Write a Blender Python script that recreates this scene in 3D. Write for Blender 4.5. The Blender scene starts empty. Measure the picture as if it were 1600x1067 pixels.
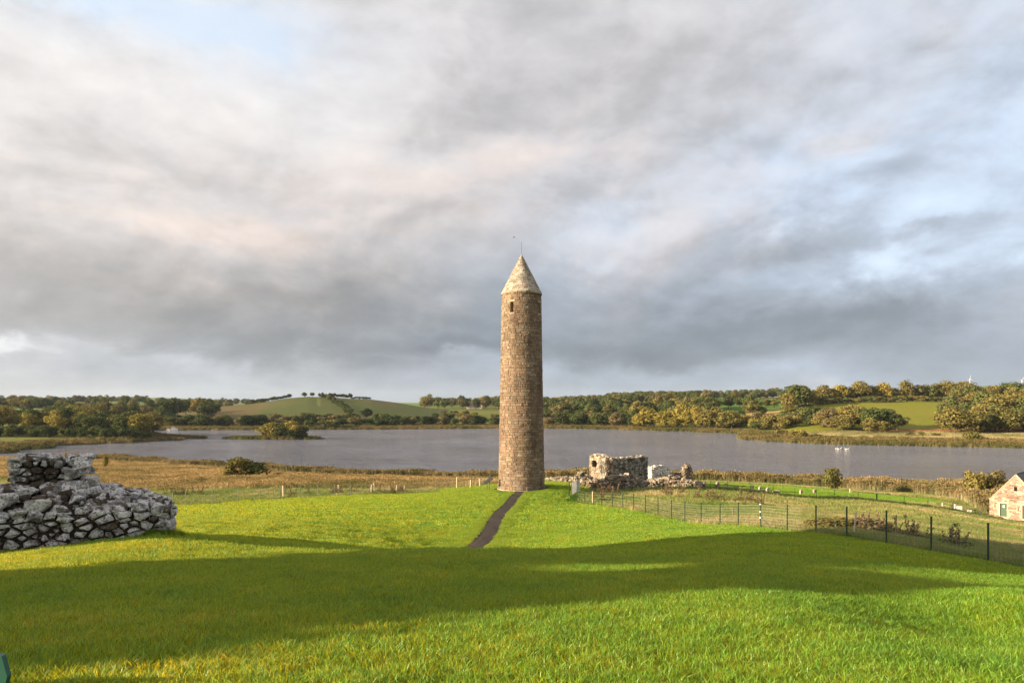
import bpy, bmesh, math, random
import numpy as np
from mathutils import Vector, noise as mnoise
R = math.radians
rng = random.Random(7)
nr = np.random.RandomState(11)
S = bpy.context.scene
COL = S.collection

# ------------------------------------------------------------------ camera
F = 1067.0; HY = 632.0; EYE = 18.5          # focal length in photo pixels, horizon row, eye height over the lake
cam = bpy.data.cameras.new('camera'); camo = bpy.data.objects.new('camera', cam); COL.objects.link(camo)
camo.location = (0, 0, EYE); camo.rotation_euler = (R(90), 0, 0)
cam.sensor_width = 36.0; cam.lens = 36.0 * F / 1600.0
cam.shift_y = (HY - 533.5) / 1600.0
cam.clip_start = 0.1; cam.clip_end = 30000
S.camera = camo

# ------------------------------------------------------------------ light
SUN_EL = 14.0; SUN_TH = 73.0                # sun behind and to the left of the camera
sh = (-math.sin(R(SUN_TH)), -math.cos(R(SUN_TH)))
sdir = Vector((sh[0]*math.cos(R(SUN_EL)), sh[1]*math.cos(R(SUN_EL)), math.sin(R(SUN_EL))))
sl = bpy.data.lights.new('sun', 'SUN'); sl.energy = 5.0; sl.angle = R(0.6); sl.color = (1.0, 0.77, 0.51)
so = bpy.data.objects.new('sun', sl); COL.objects.link(so)
so.rotation_euler = sdir.to_track_quat('Z', 'Y').to_euler()
S.view_settings.view_transform = 'Standard'; S.view_settings.look = 'None'
S.view_settings.gamma = 1.0; S.view_settings.use_curve_mapping = False
S.view_settings.exposure = 1.62
S.cycles.max_bounces = 6; S.cycles.transparent_max_bounces = 8; S.cycles.volume_bounces = 0
S.cycles.use_denoising = True

world = bpy.data.worlds.new('World'); S.world = world; world.use_nodes = True
wt = world.node_tree; wt.nodes.clear()

class G:
    """tiny helper that writes node expressions"""
    def __init__(s, nt): s.nt = nt
    def n(s, t, **kw):
        x = s.nt.nodes.new(t)
        for k, v in kw.items(): setattr(x, k, v)
        return x
    def l(s, a, b): s.nt.links.new(a, b)
    def put(s, sock, v):
        if isinstance(v, bpy.types.NodeSocket): s.l(v, sock)
        elif v is not None: sock.default_value = v
    def m(s, op, a, b=None, c=None, clamp=False):
        x = s.n('ShaderNodeMath', operation=op, use_clamp=clamp)
        s.put(x.inputs[0], a)
        if b is not None: s.put(x.inputs[1], b)
        if c is not None: s.put(x.inputs[2], c)
        return x.outputs[0]
    def v(s, op, a, b=None, out=0):
        x = s.n('ShaderNodeVectorMath', operation=op)
        s.put(x.inputs[0], a)
        if b is not None: s.put(x.inputs[1], b)
        return x.outputs[out]
    def noise(s, vec, scale, detail=4, rough=0.5, dist=0.0, out='Fac'):
        x = s.n('ShaderNodeTexNoise'); s.put(x.inputs['Vector'], vec)
        s.put(x.inputs['Scale'], scale); x.inputs['Detail'].default_value = detail
        x.inputs['Roughness'].default_value = rough; x.inputs['Distortion'].default_value = dist
        return x.outputs[out]
    def ramp(s, fac, stops, interp='LINEAR'):
        x = s.n('ShaderNodeValToRGB'); x.color_ramp.interpolation = interp
        el = x.color_ramp.elements
        while len(el) < len(stops): el.new(0.5)
        for e, (p, c) in zip(el, stops):
            e.position = p; e.color = (*c, 1) if len(c) == 3 else c
        s.put(x.inputs[0], fac); return x.outputs[0]
    def mix(s, f, a, b, mode='MIX'):
        x = s.n('ShaderNodeMix', data_type='RGBA', blend_type=mode)
        s.put(x.inputs[0], f)
        s.put(x.inputs[6], (*a, 1) if isinstance(a, tuple) and len(a) == 3 else a)
        s.put(x.inputs[7], (*b, 1) if isinstance(b, tuple) and len(b) == 3 else b)
        return x.outputs[2]
    def rng(s, v, a, b, c=0.0, d=1.0):
        x = s.n('ShaderNodeMapRange'); s.put(x.inputs[0], v)
        for i, q in enumerate((a, b, c, d)): x.inputs[1+i].default_value = q
        return x.outputs[0]

def px_ang(x, y):
    u = (x - 800) / F; w = (HY - y) / F
    return math.atan(u), math.atan(w / math.sqrt(1 + u*u))

def build_sky():
    g = G(wt)
    co = g.n('ShaderNodeTexCoord').outputs['Generated']
    d = g.v('NORMALIZE', co)
    sep = g.n('ShaderNodeSeparateXYZ'); g.l(d, sep.inputs[0])
    X, Y, Z = sep.outputs
    az = g.m('ARCTAN2', X, Y); el = g.m('ARCSINE', Z)
    zz = g.m('ADD', g.m('MAXIMUM', Z, 0.0), 0.16)
    comb = g.n('ShaderNodeCombineXYZ'); g.l(g.m('DIVIDE', X, zz), comb.inputs[0]); g.l(g.m('DIVIDE', Y, zz), comb.inputs[1])
    deck = comb.outputs[0]
    ae = g.n('ShaderNodeCombineXYZ'); g.l(az, ae.inputs[0]); g.l(el, ae.inputs[1]); ae = ae.outputs[0]
    st = g.v('MULTIPLY', d, (1, 1, 1.8))
    wn = g.noise(st, 4.5, 8, 0.62, 0.3, 'Color')
    wv = g.v('MULTIPLY', g.v('SUBTRACT', wn, (.5, .5, .5)), (0.30, 0.13, 0))
    p = g.v('ADD', ae, wv)
    def feats(lst, base):
        acc = base
        for (x, y, sx, sy, a) in lst:
            c0, c1 = px_ang(x, y)
            q = g.v('MULTIPLY', g.v('SUBTRACT', p, (c0, c1, 0)), (F/sx*.75, F/sy*.75, 0))
            e = g.m('POWER', 2.0, g.m('MULTIPLY', g.v('DOT_PRODUCT', q, q, out=1), -1.0))
            acc = g.m('MULTIPLY_ADD', e, a, acc)
        return acc
    # billows: fractal noise, lit from the upper left where the sun comes from behind the viewer
    def relief(scale, off, det, seed):
        a = g.v('ADD', st, (seed, seed*.7, seed*.3)); n0 = g.noise(a, scale, det, .56, .25); n1 = g.noise(g.v('ADD', a, off), scale, det, .56, .25)
        return n0, g.m('SUBTRACT', n0, n1)
    na, ra = relief(3.2, (-.02, 0, .075), 8, 1.3)
    nb, rb = relief(8.0, (-.012, 0, .030), 7, 5.1)
    n1 = g.noise(deck, 0.5, 7, 0.56, 0.35)
    elup = g.rng(el, 0.08, 0.40)
    V = g.m('MULTIPLY_ADD', elup, 0.115, 0.55)
    V = g.m('ADD', V, g.m('MULTIPLY', g.m('SUBTRACT', n1, 0.5), 0.17))
    V = g.m('ADD', V, g.m('MULTIPLY', g.m('SUBTRACT', na, 0.5), -0.10))
    V = g.m('ADD', V, g.m('MULTIPLY', ra, 0.62))
    V = g.m('ADD', V, g.m('MULTIPLY', rb, 0.46))
    V = feats([(120, 445, 240, 45, -.10), (330, 485, 260, 45, -.13), (640, 505, 260, 42, -.16), (680, 553, 130, 14, -.17), (420, 540, 120, 12, -.06),
               (1010, 520, 250, 40, -.17), (960, 553, 260, 12, -.14), (1180, 475, 130, 45, -.12), (60, 575, 160, 22, -.05),
               (1235, 385, 80, 24, -.24), (1390, 490, 90, 18, -.16), (1480, 572, 220, 16, -.08), (1440, 352, 24, 9, -.16),
               (1300, 430, 120, 18, .17), (1480, 405, 160, 36, .08), (1270, 345, 160, 22, .07), (1560, 260, 160, 130, .02),
               (520, 190, 80, 26, .10), (420, 222, 150, 20, .06), (240, 342, 190, 26, .08), (700, 262, 100, 24, .09), (900, 240, 90, 22, .07),
               (1060, 395, 90, 22, .06), (980, 583, 150, 10, .12), (0, 553, 18, 8, .30), (275, 562, 50, 8, .16), (90, 552, 24, 7, .14), (720, 565, 40, 6, .20),
               (60, 60, 260, 70, .06), (350, 60, 160, 50, .10), (1050, 90, 300, 90, -.03), (860, 150, 200, 60, -.05), (1500, 80, 150, 90, .03)], V)
    P = feats([(240, 342, 200, 36, .55), (700, 262, 110, 36, .55), (900, 245, 110, 30, .6), (420, 390, 220, 34, .45),
               (1060, 390, 110, 34, .7), (1000, 320, 160, 36, .35), (1380, 232, 70, 18, .7), (1250, 240, 60, 16, .7),
               (620, 330, 260, 50, .30), (100, 330, 160, 40, .3)], 0.08)
    P = g.m('MULTIPLY', P, g.rng(ra, -.05, .08, .15, 1.0))
    B = feats([(330, 45, 110, 30, .70), (385, 70, 40, 22, .3), (180, 10, 130, 16, .6), (1520, 130, 170, 190, .6), (1330, 290, 200, 60, .4),
               (1200, 390, 200, 60, .40), (1250, 500, 300, 60, .7), (900, 520, 200, 50, .55), (1540, 330, 140, 60, .5), (700, 560, 400, 40, .4), (700, 600, 900, 26, .3)], 0.06)
    B = g.m('MULTIPLY', B, g.rng(na, .38, .62, 1.25, .6), clamp=True)
    k = 5.4
    grey = g.ramp(V, [(0.0, (.145, .147, .150)), (0.22, (.195, .195, .197)), (0.40, (.262, .259, .260)), (0.56, (.345, .338, .342)), (0.70, (.43, .42, .425)), (0.9, (.52, .515, .52))])
    blue = g.ramp(V, [(0.0, (.130, .150, .175)), (0.22, (.175, .202, .232)), (0.40, (.235, .268, .310)), (0.56, (.300, .348, .415)), (0.70, (.40, .46, .55)), (0.9, (.52, .56, .62))])
    col = g.mix(B, grey, blue)
    pink = g.mix(1.0, col, (1.10, 1.0, 0.93), 'MULTIPLY')
    col = g.mix(g.m('MINIMUM', P, 1.0), col, pink)
    # the clear sky above the cloud shows weakly through the thin places
    sky = g.n('ShaderNodeTexSky', sky_type='NISHITA', sun_disc=False)
    sky.sun_elevation = R(SUN_EL); sky.sun_rotation = R(180 + SUN_TH)
    thin = g.rng(V, 0.60, 0.85, 0.0, 0.3)
    colk = g.mix(1.0, col, (k, k, k), 'MULTIPLY')
    fin = g.mix(g.m('MULTIPLY', thin, B), colk, sky.outputs[0])
    # the side of the sky the low sun stands in is brighter
    sunward = g.v('DOT_PRODUCT', d, tuple(sdir), out=1)
    fin = g.mix(1.0, fin, g.ramp(g.rng(sunward, -.2, 1.0), [(0, (1, 1, 1)), (.5, (1.2, 1.17, 1.12)), (1, (1.8, 1.65, 1.45))]), 'MULTIPLY')
    hz = g.m('POWER', 2.718, g.m('MULTIPLY', g.m('ABSOLUTE', el), -34.0))
    fin = g.mix(g.m('MULTIPLY', hz, .7), fin, (1.22, 1.38, 1.47))
    low = g.rng(Z, -0.03, 0.0)
    fin = g.mix(low, (.7, .8, .55), fin)
    bg = g.n('ShaderNodeBackground'); g.l(fin, bg.inputs[0]); bg.inputs[1].default_value = 0.1
    o = g.n('ShaderNodeOutputWorld'); g.l(bg.outputs[0], o.inputs[0])
build_sky()
world.cycles.sampling_method = 'MANUAL'; world.cycles.sample_map_resolution = 512

# ------------------------------------------------------------------ object helpers
def tag(o, label=None, cat=None, group=None, kind=None):
    if label: o['label'] = label
    if cat: o['category'] = cat
    if group: o['group'] = group
    if kind: o['kind'] = kind
    return o
def empty(name, loc, label, cat, group=None, rz=0.0):
    o = bpy.data.objects.new(name, None); COL.objects.link(o); o.location = loc; o.rotation_euler = (0, 0, rz)
    o.empty_display_size = 0.3
    return tag(o, label, cat, group)
class MB:
    """collects faces (world or local coordinates) with a tint per vertex; build() links ONE mesh object"""
    def __init__(s): s.v = []; s.f = []; s.t = []; s.mi = []
    def add(s, vs, fs, tint=(1, 1, 1), mi=0):
        b = len(s.v); s.v += [tuple(q) for q in vs]; s.f += [tuple(b+i for i in f) for f in fs]
        s.t += [tint]*len(vs); s.mi += [mi]*len(fs)
    def box(s, c, size, rz=0.0, tint=(1, 1, 1), tilt=None, mi=0):
        x, y, z = (k/2 for k in size); vs = []
        for dz in (-z, z):
            for dx, dy in ((-x, -y), (x, -y), (x, y), (-x, y)):
                p = Vector((dx, dy, dz))
                if tilt: p.rotate(tilt)
                a = math.cos(rz)*p.x - math.sin(rz)*p.y; b = math.sin(rz)*p.x + math.cos(rz)*p.y
                vs.append((c[0]+a, c[1]+b, c[2]+p.z))
        s.add(vs, [(3, 2, 1, 0), (4, 5, 6, 7), (0, 1, 5, 4), (1, 2, 6, 5), (2, 3, 7, 6), (3, 0, 4, 7)], tint, mi)
    def tube(s, pts, rad, n=6, tint=(1, 1, 1), mi=0, cap=True):
        rad = rad if isinstance(rad, (list, tuple)) else [rad]*len(pts)
        pts = [Vector(p) for p in pts]; vs = []; fs = []
        for i, p in enumerate(pts):
            d = (pts[min(i+1, len(pts)-1)] - pts[max(i-1, 0)]).normalized()
            a = d.cross(Vector((0, 0, 1)))
            if a.length < 1e-3: a = Vector((1, 0, 0))
            a.normalize(); b = d.cross(a)
            for k in range(n):
                t = 2*math.pi*k/n; vs.append(p + (a*math.cos(t) + b*math.sin(t))*rad[i])
        for i in range(len(pts)-1):
            for k in range(n):
                fs.append((i*n+k, i*n+(k+1) % n, (i+1)*n+(k+1) % n, (i+1)*n+k))
        if cap: fs += [tuple(range(n))[::-1], tuple(range((len(pts)-1)*n, len(pts)*n))]
        s.add(vs, fs, tint, mi)
    def mesh(s, name, mat, smooth=False):
        me = bpy.data.meshes.new(name); me.from_pydata(s.v, [], s.f); me.update()
        for m in (mat if isinstance(mat, (list, tuple)) else [mat]): me.materials.append(m)
        if any(s.mi): me.polygons.foreach_set('material_index', s.mi)
        a = me.color_attributes.new('tint', 'FLOAT_COLOR', 'POINT')
        arr = np.ones((len(s.v), 4), 'f'); arr[:, :3] = np.array(s.t, 'f').reshape(-1, 3); a.data.foreach_set('color', arr.ravel())
        if smooth: me.polygons.foreach_set('use_smooth', [True]*len(s.f))
        return me
    def build(s, name, mat, parent=None, smooth=False, loc=None, **tg):
        o = bpy.data.objects.new(name, s.mesh(name, mat, smooth)); COL.objects.link(o)
        if parent: o.parent = parent
        if loc: o.location = loc
        return tag(o, **tg) if tg else o
def obj(name, me, parent=None, loc=None, **tg):
    o = bpy.data.objects.new(name, me); COL.objects.link(o)
    if parent: o.parent = parent
    if loc: o.location = loc
    return tag(o, **tg) if tg else o
def newmat(name, rough=0.85, spec=0.3):
    m = bpy.data.materials.new(name); m.use_nodes = True; nt = m.node_tree
    b = nt.nodes['Principled BSDF']; b.inputs['Roughness'].default_value = rough
    b.inputs['Specular IOR Level'].default_value = spec
    return m, G(nt), b
# ------------------------------------------------------------------ the lie of the land
def W(px, py, d): return ((px-800)/F*d, d, EYE-(py-HY)/F*d)
FENCE = [(1544, 879), (1455, 863), (1385, 850.5), (1323, 840), (1275, 834), (1230, 830), (1188.5, 824), (1153.6, 822), (1125, 821), (1095.5, 819),
         (1070, 815), (1049, 811), (1028, 806), (1008.6, 801), (990, 797.5), (973, 795), (957, 792.5), (940, 790.5), (927, 789), (913.6, 787.5), (901.5, 785)]
FD = [20.08/((x-800)/F+0.2) for x, y in FENCE]
CP = [W(x, y, d) for (x, y), d in zip(FENCE, FD)]
CP += [W(*q) for q in [
    (800, 1067, 5.3), (400, 1067, 5.2), (0, 1067, 5.1), (1200, 1067, 5.4), (1600, 1067, 5.6), (800, 945, 9.0), (400, 950, 8.8), (0, 960, 8.6), (1200, 940, 9.4), (1600, 945, 10),
    (800, 900, 12), (800, 872, 15.5), (800, 863, 20), (800, 866, 26), (800, 860, 33), (800, 830, 41), (800, 805, 50), (800, 785, 60),
    (700, 864, 16), (700, 868, 21), (705, 870, 27), (710, 862, 33), (740, 835, 39), (680, 840, 38), (640, 800, 50),
    (1200, 900, 12.5), (1200, 862, 20), (1200, 838, 30), (1000, 905, 12.2), (1000, 868, 19), (1000, 852, 28), (1000, 820, 40), (950, 805, 50), (1544, 930, 14), (1544, 1000, 9), (1400, 880, 18),
    (300, 845, 20), (300, 882, 14), (300, 815, 34), (300, 797, 50), (300, 788, 61), (268, 841, 18.2), (0, 866, 16.6), (120, 852, 17.6), (0, 885, 14), (0, 815, 32), (0, 790, 60),
    (550, 864, 20), (550, 852, 28), (550, 822, 40), (550, 795, 52), (550, 775, 69), (420, 781, 66), (680, 770, 72),
    (300, 760, 95), (300, 742, 130), (300, 731, 172), (300, 729, 198), (0, 745, 110), (0, 722, 185), (0, 712, 235), (0, 709.5, 252), (150, 760, 92), (150, 727, 185),
    (450, 757, 95), (450, 744, 130), (450, 738, 182), (550, 760, 92), (550, 749, 130), (550, 743, 176), (680, 762, 90), (680, 752, 125), (680, 746, 170), (780, 748, 166),
    (740, 766, 73), (815, 768, 71.7), (815, 764.5, 74), (815, 760, 77), (870, 764, 73), (890, 761, 78), (900, 752, 115), (950, 760, 86), (1050, 758, 90), (1050, 754, 105),
    (1150, 763, 88), (1150, 756, 110), (1270, 767, 97), (1250, 774, 90), (950, 751, 130), (950, 750, 164), (1100, 753, 130), (1100, 752, 162), (1300, 766, 122), (1300, 760, 152),
    (1250, 802, 52), (1250, 784, 75), (1400, 822, 45), (1400, 797, 75), (1400, 781, 105), (1500, 797, 100), (1545, 808, 104), (1600, 812, 104), (1500, 777, 128), (1500, 769, 142), (1600, 772, 138),
    (1650, 862, 38), (1650, 832, 68), (1650, 815, 98), (1400, 764, 148), (1700, 790, 120)]]
CP += [(0, 0, 16.95), (0, 2.5, 16.75), (-4, 0, 16.9), (4, 0, 16.9), (-12, 0, 16.7), (12, 0, 16.5), (-25, -5, 16.3), (-30, 10, 15.6), (-30, 25, 14.2), (-40, 50, 11.8), (-55, 80, 9.5), (25, 10, 14.2), (40, 20, 11.6), (60, 40, 7.5),
       (90, 80, 2.8), (110, 100, .8), (0, -30, 16.8), (-40, -40, 16), (40, -40, 13.5), (0, -80, 11), (-90, -40, 11), (90, -30, 4.5), (-90, 20, 12), (-110, 90, 8), (-160, 60, 6), (-150, -60, 4), (0, -150, 1), (120, -80, 0),
       (60, -130, 0), (-90, -130, 2), (-150, 160, 3.4), (-210, 200, 1.5), (-230, 60, 1), (-210, -60, -1), (0, -210, -2.5), (180, 0, -2), (170, 100, -2), (180, -140, -3), (-160, -200, -3), (240, 40, -3),
       # lake bed
       (-30, 215, -2), (0, 215, -2), (40, 200, -2), (80, 190, -2), (120, 175, -2), (-60, 235, -2), (-110, 260, -2), (-20, 260, -3), (80, 240, -3), (160, 200, -3), (0, 320, -3), (-150, 300, -2), (120, 300, -3), (250, 200, -3), (-190, 275, -1.2)]
_P = np.array(CP)
def _tps(r2): return np.where(r2 > 0, 0.5*r2*np.log(np.maximum(r2, 1e-9)), 0.0)
def _fit():
    # work in a space that spreads the crowded near points
    q = warp(_P[:, :2]); n = len(q)
    K = _tps(((q[:, None]-q[None])**2).sum(-1)) + np.eye(n)*0.02
    A = np.hstack([np.ones((n, 1)), q]); M = np.block([[K, A], [A.T, np.zeros((3, 3))]])
    return q, np.linalg.solve(M, np.concatenate([_P[:, 2], np.zeros(3)]))
def warp(p):
    r = np.sqrt((p**2).sum(-1, keepdims=True))+1e-6
    return p/r*(np.log1p(r/8.0)*8.0)
_Q, _C = _fit()
def near_z(X, Y):
    sh_ = X.shape; p = warp(np.stack([X.ravel(), Y.ravel()], -1)); out = np.empty(len(p))
    for i in range(0, len(p), 20000):
        c = p[i:i+20000]
        out[i:i+20000] = _tps(((c[:, None]-_Q[None])**2).sum(-1)) @ _C[:-3] + _C[-3] + c @ _C[-2:]
    return out.reshape(sh_)
# far side of the lake: columns by bearing, knots of (distance, height)
def zc(y, d): return EYE-(y-HY)/F*d
SH = lambda y: EYE*F/(y-HY)
COLS = {
 -900: [(255, -2), (265, .6), (340, 3), (480, 8), (800, 15), (1600, 25), (6000, 60)],
 -200: [(244, -2), (252, .5), (340, 2.5), (480, 6), (760, 13), (1500, 22), (3500, 34), (9000, 90)],
 0: [(250, -2), (262, .5), (330, 2.2), (440, 5), (700, 11.5), (1300, 20), (3500, 34), (9000, 90)],
 60: [(276, -2), (288, .5), (330, 2), (440, 5), (700, 12), (1300, 20), (3500, 32), (9000, 80)],
 112: [(305, -2), (316, .5), (340, 2), (440, 6), (700, 12), (1300, 20), (3500, 34), (9000, 85)],
 197: [(322, -2), (330, .5), (348, 1.5), (420, 2.5), (560, 9), (900, 17), (1500, 24), (3500, 42), (9000, 110)],
 240: [(338, -2), (345, .5), (360, 1.2), (395, 1), (440, -1), (485, -1), (494, .4), (520, 2), (640, 8), (900, 15), (1500, 20), (3500, 44), (9000, 115)],
 262: [(345, -2), (353, .35), (365, .6), (385, .35), (395, -2), (484, -2), (494, .4), (530, 2.5), (680, 7), (950, 12), (1500, 20), (3500, 42), (9000, 110)],
 320: [(366, -2), (372, .12), (376, .12), (382, -2), (487, -2), (497, .4), (530, 2.5), (800, zc(637, 800)), (1050, 9), (1500, 18), (3500, 36), (9000, 90)],
 328: [(366, -2), (372, -2), (376, -2), (382, -2), (487, -2), (497, .4), (530, 2.6), (800, zc(635.5, 800)), (1050, 9), (1500, 18), (3500, 36), (9000, 90)],
 400: [(400, -2), (490, -2), (500, .4), (540, 3), (800, zc(629, 800)), (1050, 11), (1500, 16), (3500, 26), (9000, 60)],
 450: [(400, -2), (494, -2), (504, .4), (545, 3.4), (800, zc(621.5, 800)), (1050, 13), (1500, 15), (3500, 24), (9000, 50)],
 482: [(400, -2), (496, -2), (506, .4), (548, 3.6), (800, zc(618.3, 800)), (1050, 13), (1500, 15), (3500, 24), (9000, 50)],
 520: [(400, -2), (498, -2), (508, .4), (550, 3.6), (800, zc(619.2, 800)), (1050, 13), (1500, 15), (3500, 24), (9000, 50)],
 580: [(400, -2), (502, -2), (512, .4), (552, 3.4), (800, zc(623, 800)), (1050, 12), (1500, 15), (3500, 22), (9000, 45)],
 620: [(400, -2), (506, -2), (516, .4), (556, 3), (800, zc(628.5, 800)), (1050, 12), (1500, 16), (3500, 22), (9000, 45)],
 660: [(400, -2), (510, -2), (520, .4), (560, 2.8), (790, zc(635, 790)), (1000, 12), (1500, 18), (3500, 22), (9000, 45)],
 710: [(400, -2), (515, -2), (525, .4), (562, 2.2), (780, zc(641, 780)), (1000, 13), (1500, 21), (3500, 26), (9000, 50)],
 780: [(400, -2), (520, -2), (530, .4), (562, 1.6), (780, zc(643, 780)), (1000, 13), (1500, 22), (3500, 28), (9000, 50)],
 860: [(400, -2), (520, -2), (530, .4), (570, 1.8), (780, zc(641, 780)), (1000, 14), (1500, 20), (3500, 28), (9000, 50)],
 950: [(400, -2), (505, -2), (516, .4), (570, 2.4), (780, zc(638, 780)), (1000, 18), (1300, 26), (3500, 30), (9000, 50)],
 985: [(400, -2), (490, -2), (500, .4), (560, 2.6), (780, zc(636, 780)), (1000, 21), (1300, 29), (3500, 30), (9000, 50)],
 1050: [(400, -2), (470, -2), (478, .4), (540, 4), (720, zc(636, 720)), (1000, 23), (1300, 29), (3500, 32), (9000, 50)],
 1110: [(380, -2), (445, -2), (454, .4), (520, 5), (700, zc(634, 700)), (1000, zc(624.5, 1000)), (1300, 30), (3500, 36), (9000, 50)],
 1150: [(350, -2), (430, -2), (440, .4), (500, 5), (680, zc(634, 680)), (1000, zc(624, 1000)), (1300, 32), (3500, 40), (9000, 50)],
 1158: [(352, -2), (360, .3), (430, .3), (440, .7), (500, 5), (680, zc(634, 680)), (1000, zc(624, 1000)), (1300, 32), (3500, 40), (9000, 50)],
 1210: [(333, -2), (341, .3), (400, .9), (450, 3), (530, zc(650, 530)), (680, zc(634, 680)), (1000, zc(622, 1000)), (1300, 33), (3500, 46), (9000, 60)],
 1240: [(324, -2), (332, .4), (390, 1.2), (440, 5), (540, zc(641.5, 540)), (640, 17), (1000, 24), (1300, 33), (3500, 46), (9000, 60)],
 1280: [(314, -2), (322, .4), (380, 1.6), (430, 6), (560, zc(631.5, 560)), (640, 20), (1000, 24), (1300, 33), (3500, 60), (9000, 70)],
 1340: [(306, -2), (314, .4), (370, 2), (400, 4.5), (560, zc(628, 560)), (640, 21.5), (1000, 25), (1300, 34), (3500, 75), (9000, 80)],
 1410: [(300, -2), (308, .4), (360, 2), (380, 3.2), (560, zc(627, 560)), (640, 22), (1000, 26), (1300, 34), (3500, 95), (9000, 90)],
 1500: [(292, -2), (300, .4), (350, 2), (372, 3.2), (560, zc(626.5, 560)), (640, 22.5), (1000, 28), (1300, 36), (3500, 110), (9000, 90)],
 1600: [(284, -2), (292, .4), (340, 2), (365, 3.2), (560, zc(626, 560)), (640, 23), (1000, 30), (1300, 38), (3500, 120), (9000, 90)],
 2600: [(240, -2), (250, .4), (300, 2), (340, 3.2), (560, 22), (640, 24), (1000, 30), (1300, 38), (3500, 100), (9000, 90)]}
CX = np.array(sorted(COLS)); LD = np.log(np.concatenate([np.arange(236, 700, 3.), np.geomspace(700, 9000, 90)]))
TAB = np.array([np.interp(np.exp(LD), *zip(*COLS[c])) for c in CX])
def smooth_noise(X, Y, s, seed):
    # cheap value noise on arrays
    x = X/s+seed*17.3; y = Y/s-seed*9.1; xi = np.floor(x); yi = np.floor(y); fx = x-xi; fy = y-yi
    fx = fx*fx*(3-2*fx); fy = fy*fy*(3-2*fy)
    h = lambda a, b: (np.sin(a*127.1+b*311.7+seed*74.7)*43758.5453) % 1.0
    return (h(xi, yi)*(1-fx)+h(xi+1, yi)*fx)*(1-fy)+(h(xi, yi+1)*(1-fx)+h(xi+1, yi+1)*fx)*fy
def far_z(X, Y):
    r = np.hypot(X, Y); a = np.arctan2(X, Y); A = R(58)
    ac = np.clip(a, -A, A); Ye = r*np.cos(ac); px = 800+F*np.tan(ac)
    ci = np.clip(np.interp(px, CX, np.arange(len(CX))), 0, len(CX)-1.001); i0 = ci.astype(int); fc = ci-i0
    li = np.clip(np.interp(np.log(np.maximum(Ye, 1)), LD, np.arange(len(LD))), 0, len(LD)-1.001); j0 = li.astype(int); fl = li-j0
    z = (TAB[i0, j0]*(1-fl)+TAB[i0, j0+1]*fl)*(1-fc)+(TAB[i0+1, j0]*(1-fl)+TAB[i0+1, j0+1]*fl)*fc
    z = np.where(Ye < 236, -2.0, z)
    up = np.clip((z-0.3)/3, 0, 1)
    z = z + up*(smooth_noise(X, Y, 60, 1)-.5)*np.clip(Ye/500, 0, 2)*1.0
    # the low islet
    ix, iy = (425-800)/F*366, 366
    e = ((X-ix)/31.)**2+((Y-iy)/6.)**2
    z = np.maximum(z, np.where(e < 2, .45-1.5*e*np.abs(e), -2))
    return z
def ground_np(X, Y):
    X = np.asarray(X, float); Y = np.asarray(Y, float); r = np.hypot(X, Y)
    zn = near_z(X, Y)
    zn = zn + (smooth_noise(X, Y, 9, 3)-.5)*0.10*np.clip((r-4)/10, 0, 1)
    rid = np.sin((X*.93+Y*.28)*3.6+smooth_noise(X, Y, 14, 8)*5)*.012+np.sin((X*.5-Y*.8)*2.1+smooth_noise(X, Y, 9, 4)*6)*.009
    zn = zn+rid*np.clip((r-12)/12, 0, 1)*np.clip((85-r)/15, 0, 1)
    zn = np.where(r > 275, np.minimum(zn, -3), zn); zn = np.minimum(zn, np.interp(r, [0, 255, 290], [40, 6, -3]))
    zn = np.maximum(zn, -3.5)
    return np.maximum(zn, far_z(X, Y))
def gz(x, y): return float(ground_np(np.array([x]), np.array([y]))[0])
# a cached table of ground along view rays lets things be stood where the photograph shows them
def hit(px, py, dmin=6.0, dmax=2500.0):
    d = np.geomspace(dmin, dmax, 900); u = (px-800)/F
    z = np.maximum(ground_np(u*d, d), 0.0); ray = EYE-(py-HY)/F*d
    k = np.argmax(ray <= z)
    dd = d[k] if ray[k] <= z[k] else 300.0
    return (u*dd, dd, float(np.interp(dd, d, z)))

def inpoly(X, Y, poly):
    ins = np.zeros(X.shape, bool); n = len(poly)
    for i in range(n):
        x0, y0 = poly[i]; x1, y1 = poly[(i+1) % n]
        c = ((y0 > Y) != (y1 > Y)) & (X < (x1-x0)*(Y-y0)/(y1-y0+1e-12)+x0)
        ins ^= c
    return ins
FX = [(CP[i][0], CP[i][1]) for i in range(len(FENCE))]       # right-hand fence line, near to far
LFENCE = [hit(*q, dmin=40)[:2] for q in [(215, 794), (244, 793), (270, 791), (290, 790), (332, 787), (372, 783), (406, 781.5), (438, 780), (469, 778), (497, 776.5), (523, 775.5), (548, 774.5), (577, 773.5), (605, 772.5), (633, 771.5), (658, 770.6), (681, 770)]]
LAWN = [(60, -40), (24, -5), (19.5, 5), (17.3, 14), ] + FX + [(7, 72), (9, 78), (22, 84), (40, 88), (60, 100), (75, 118), (66, 124), (48, 116), (30, 106), (10, 98), (-4, 86), (-9, 80)] + LFENCE[::-1] + [(-45, 62), (-90, 40), (-90, -60)]
LAWN_FX = LAWN
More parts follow.
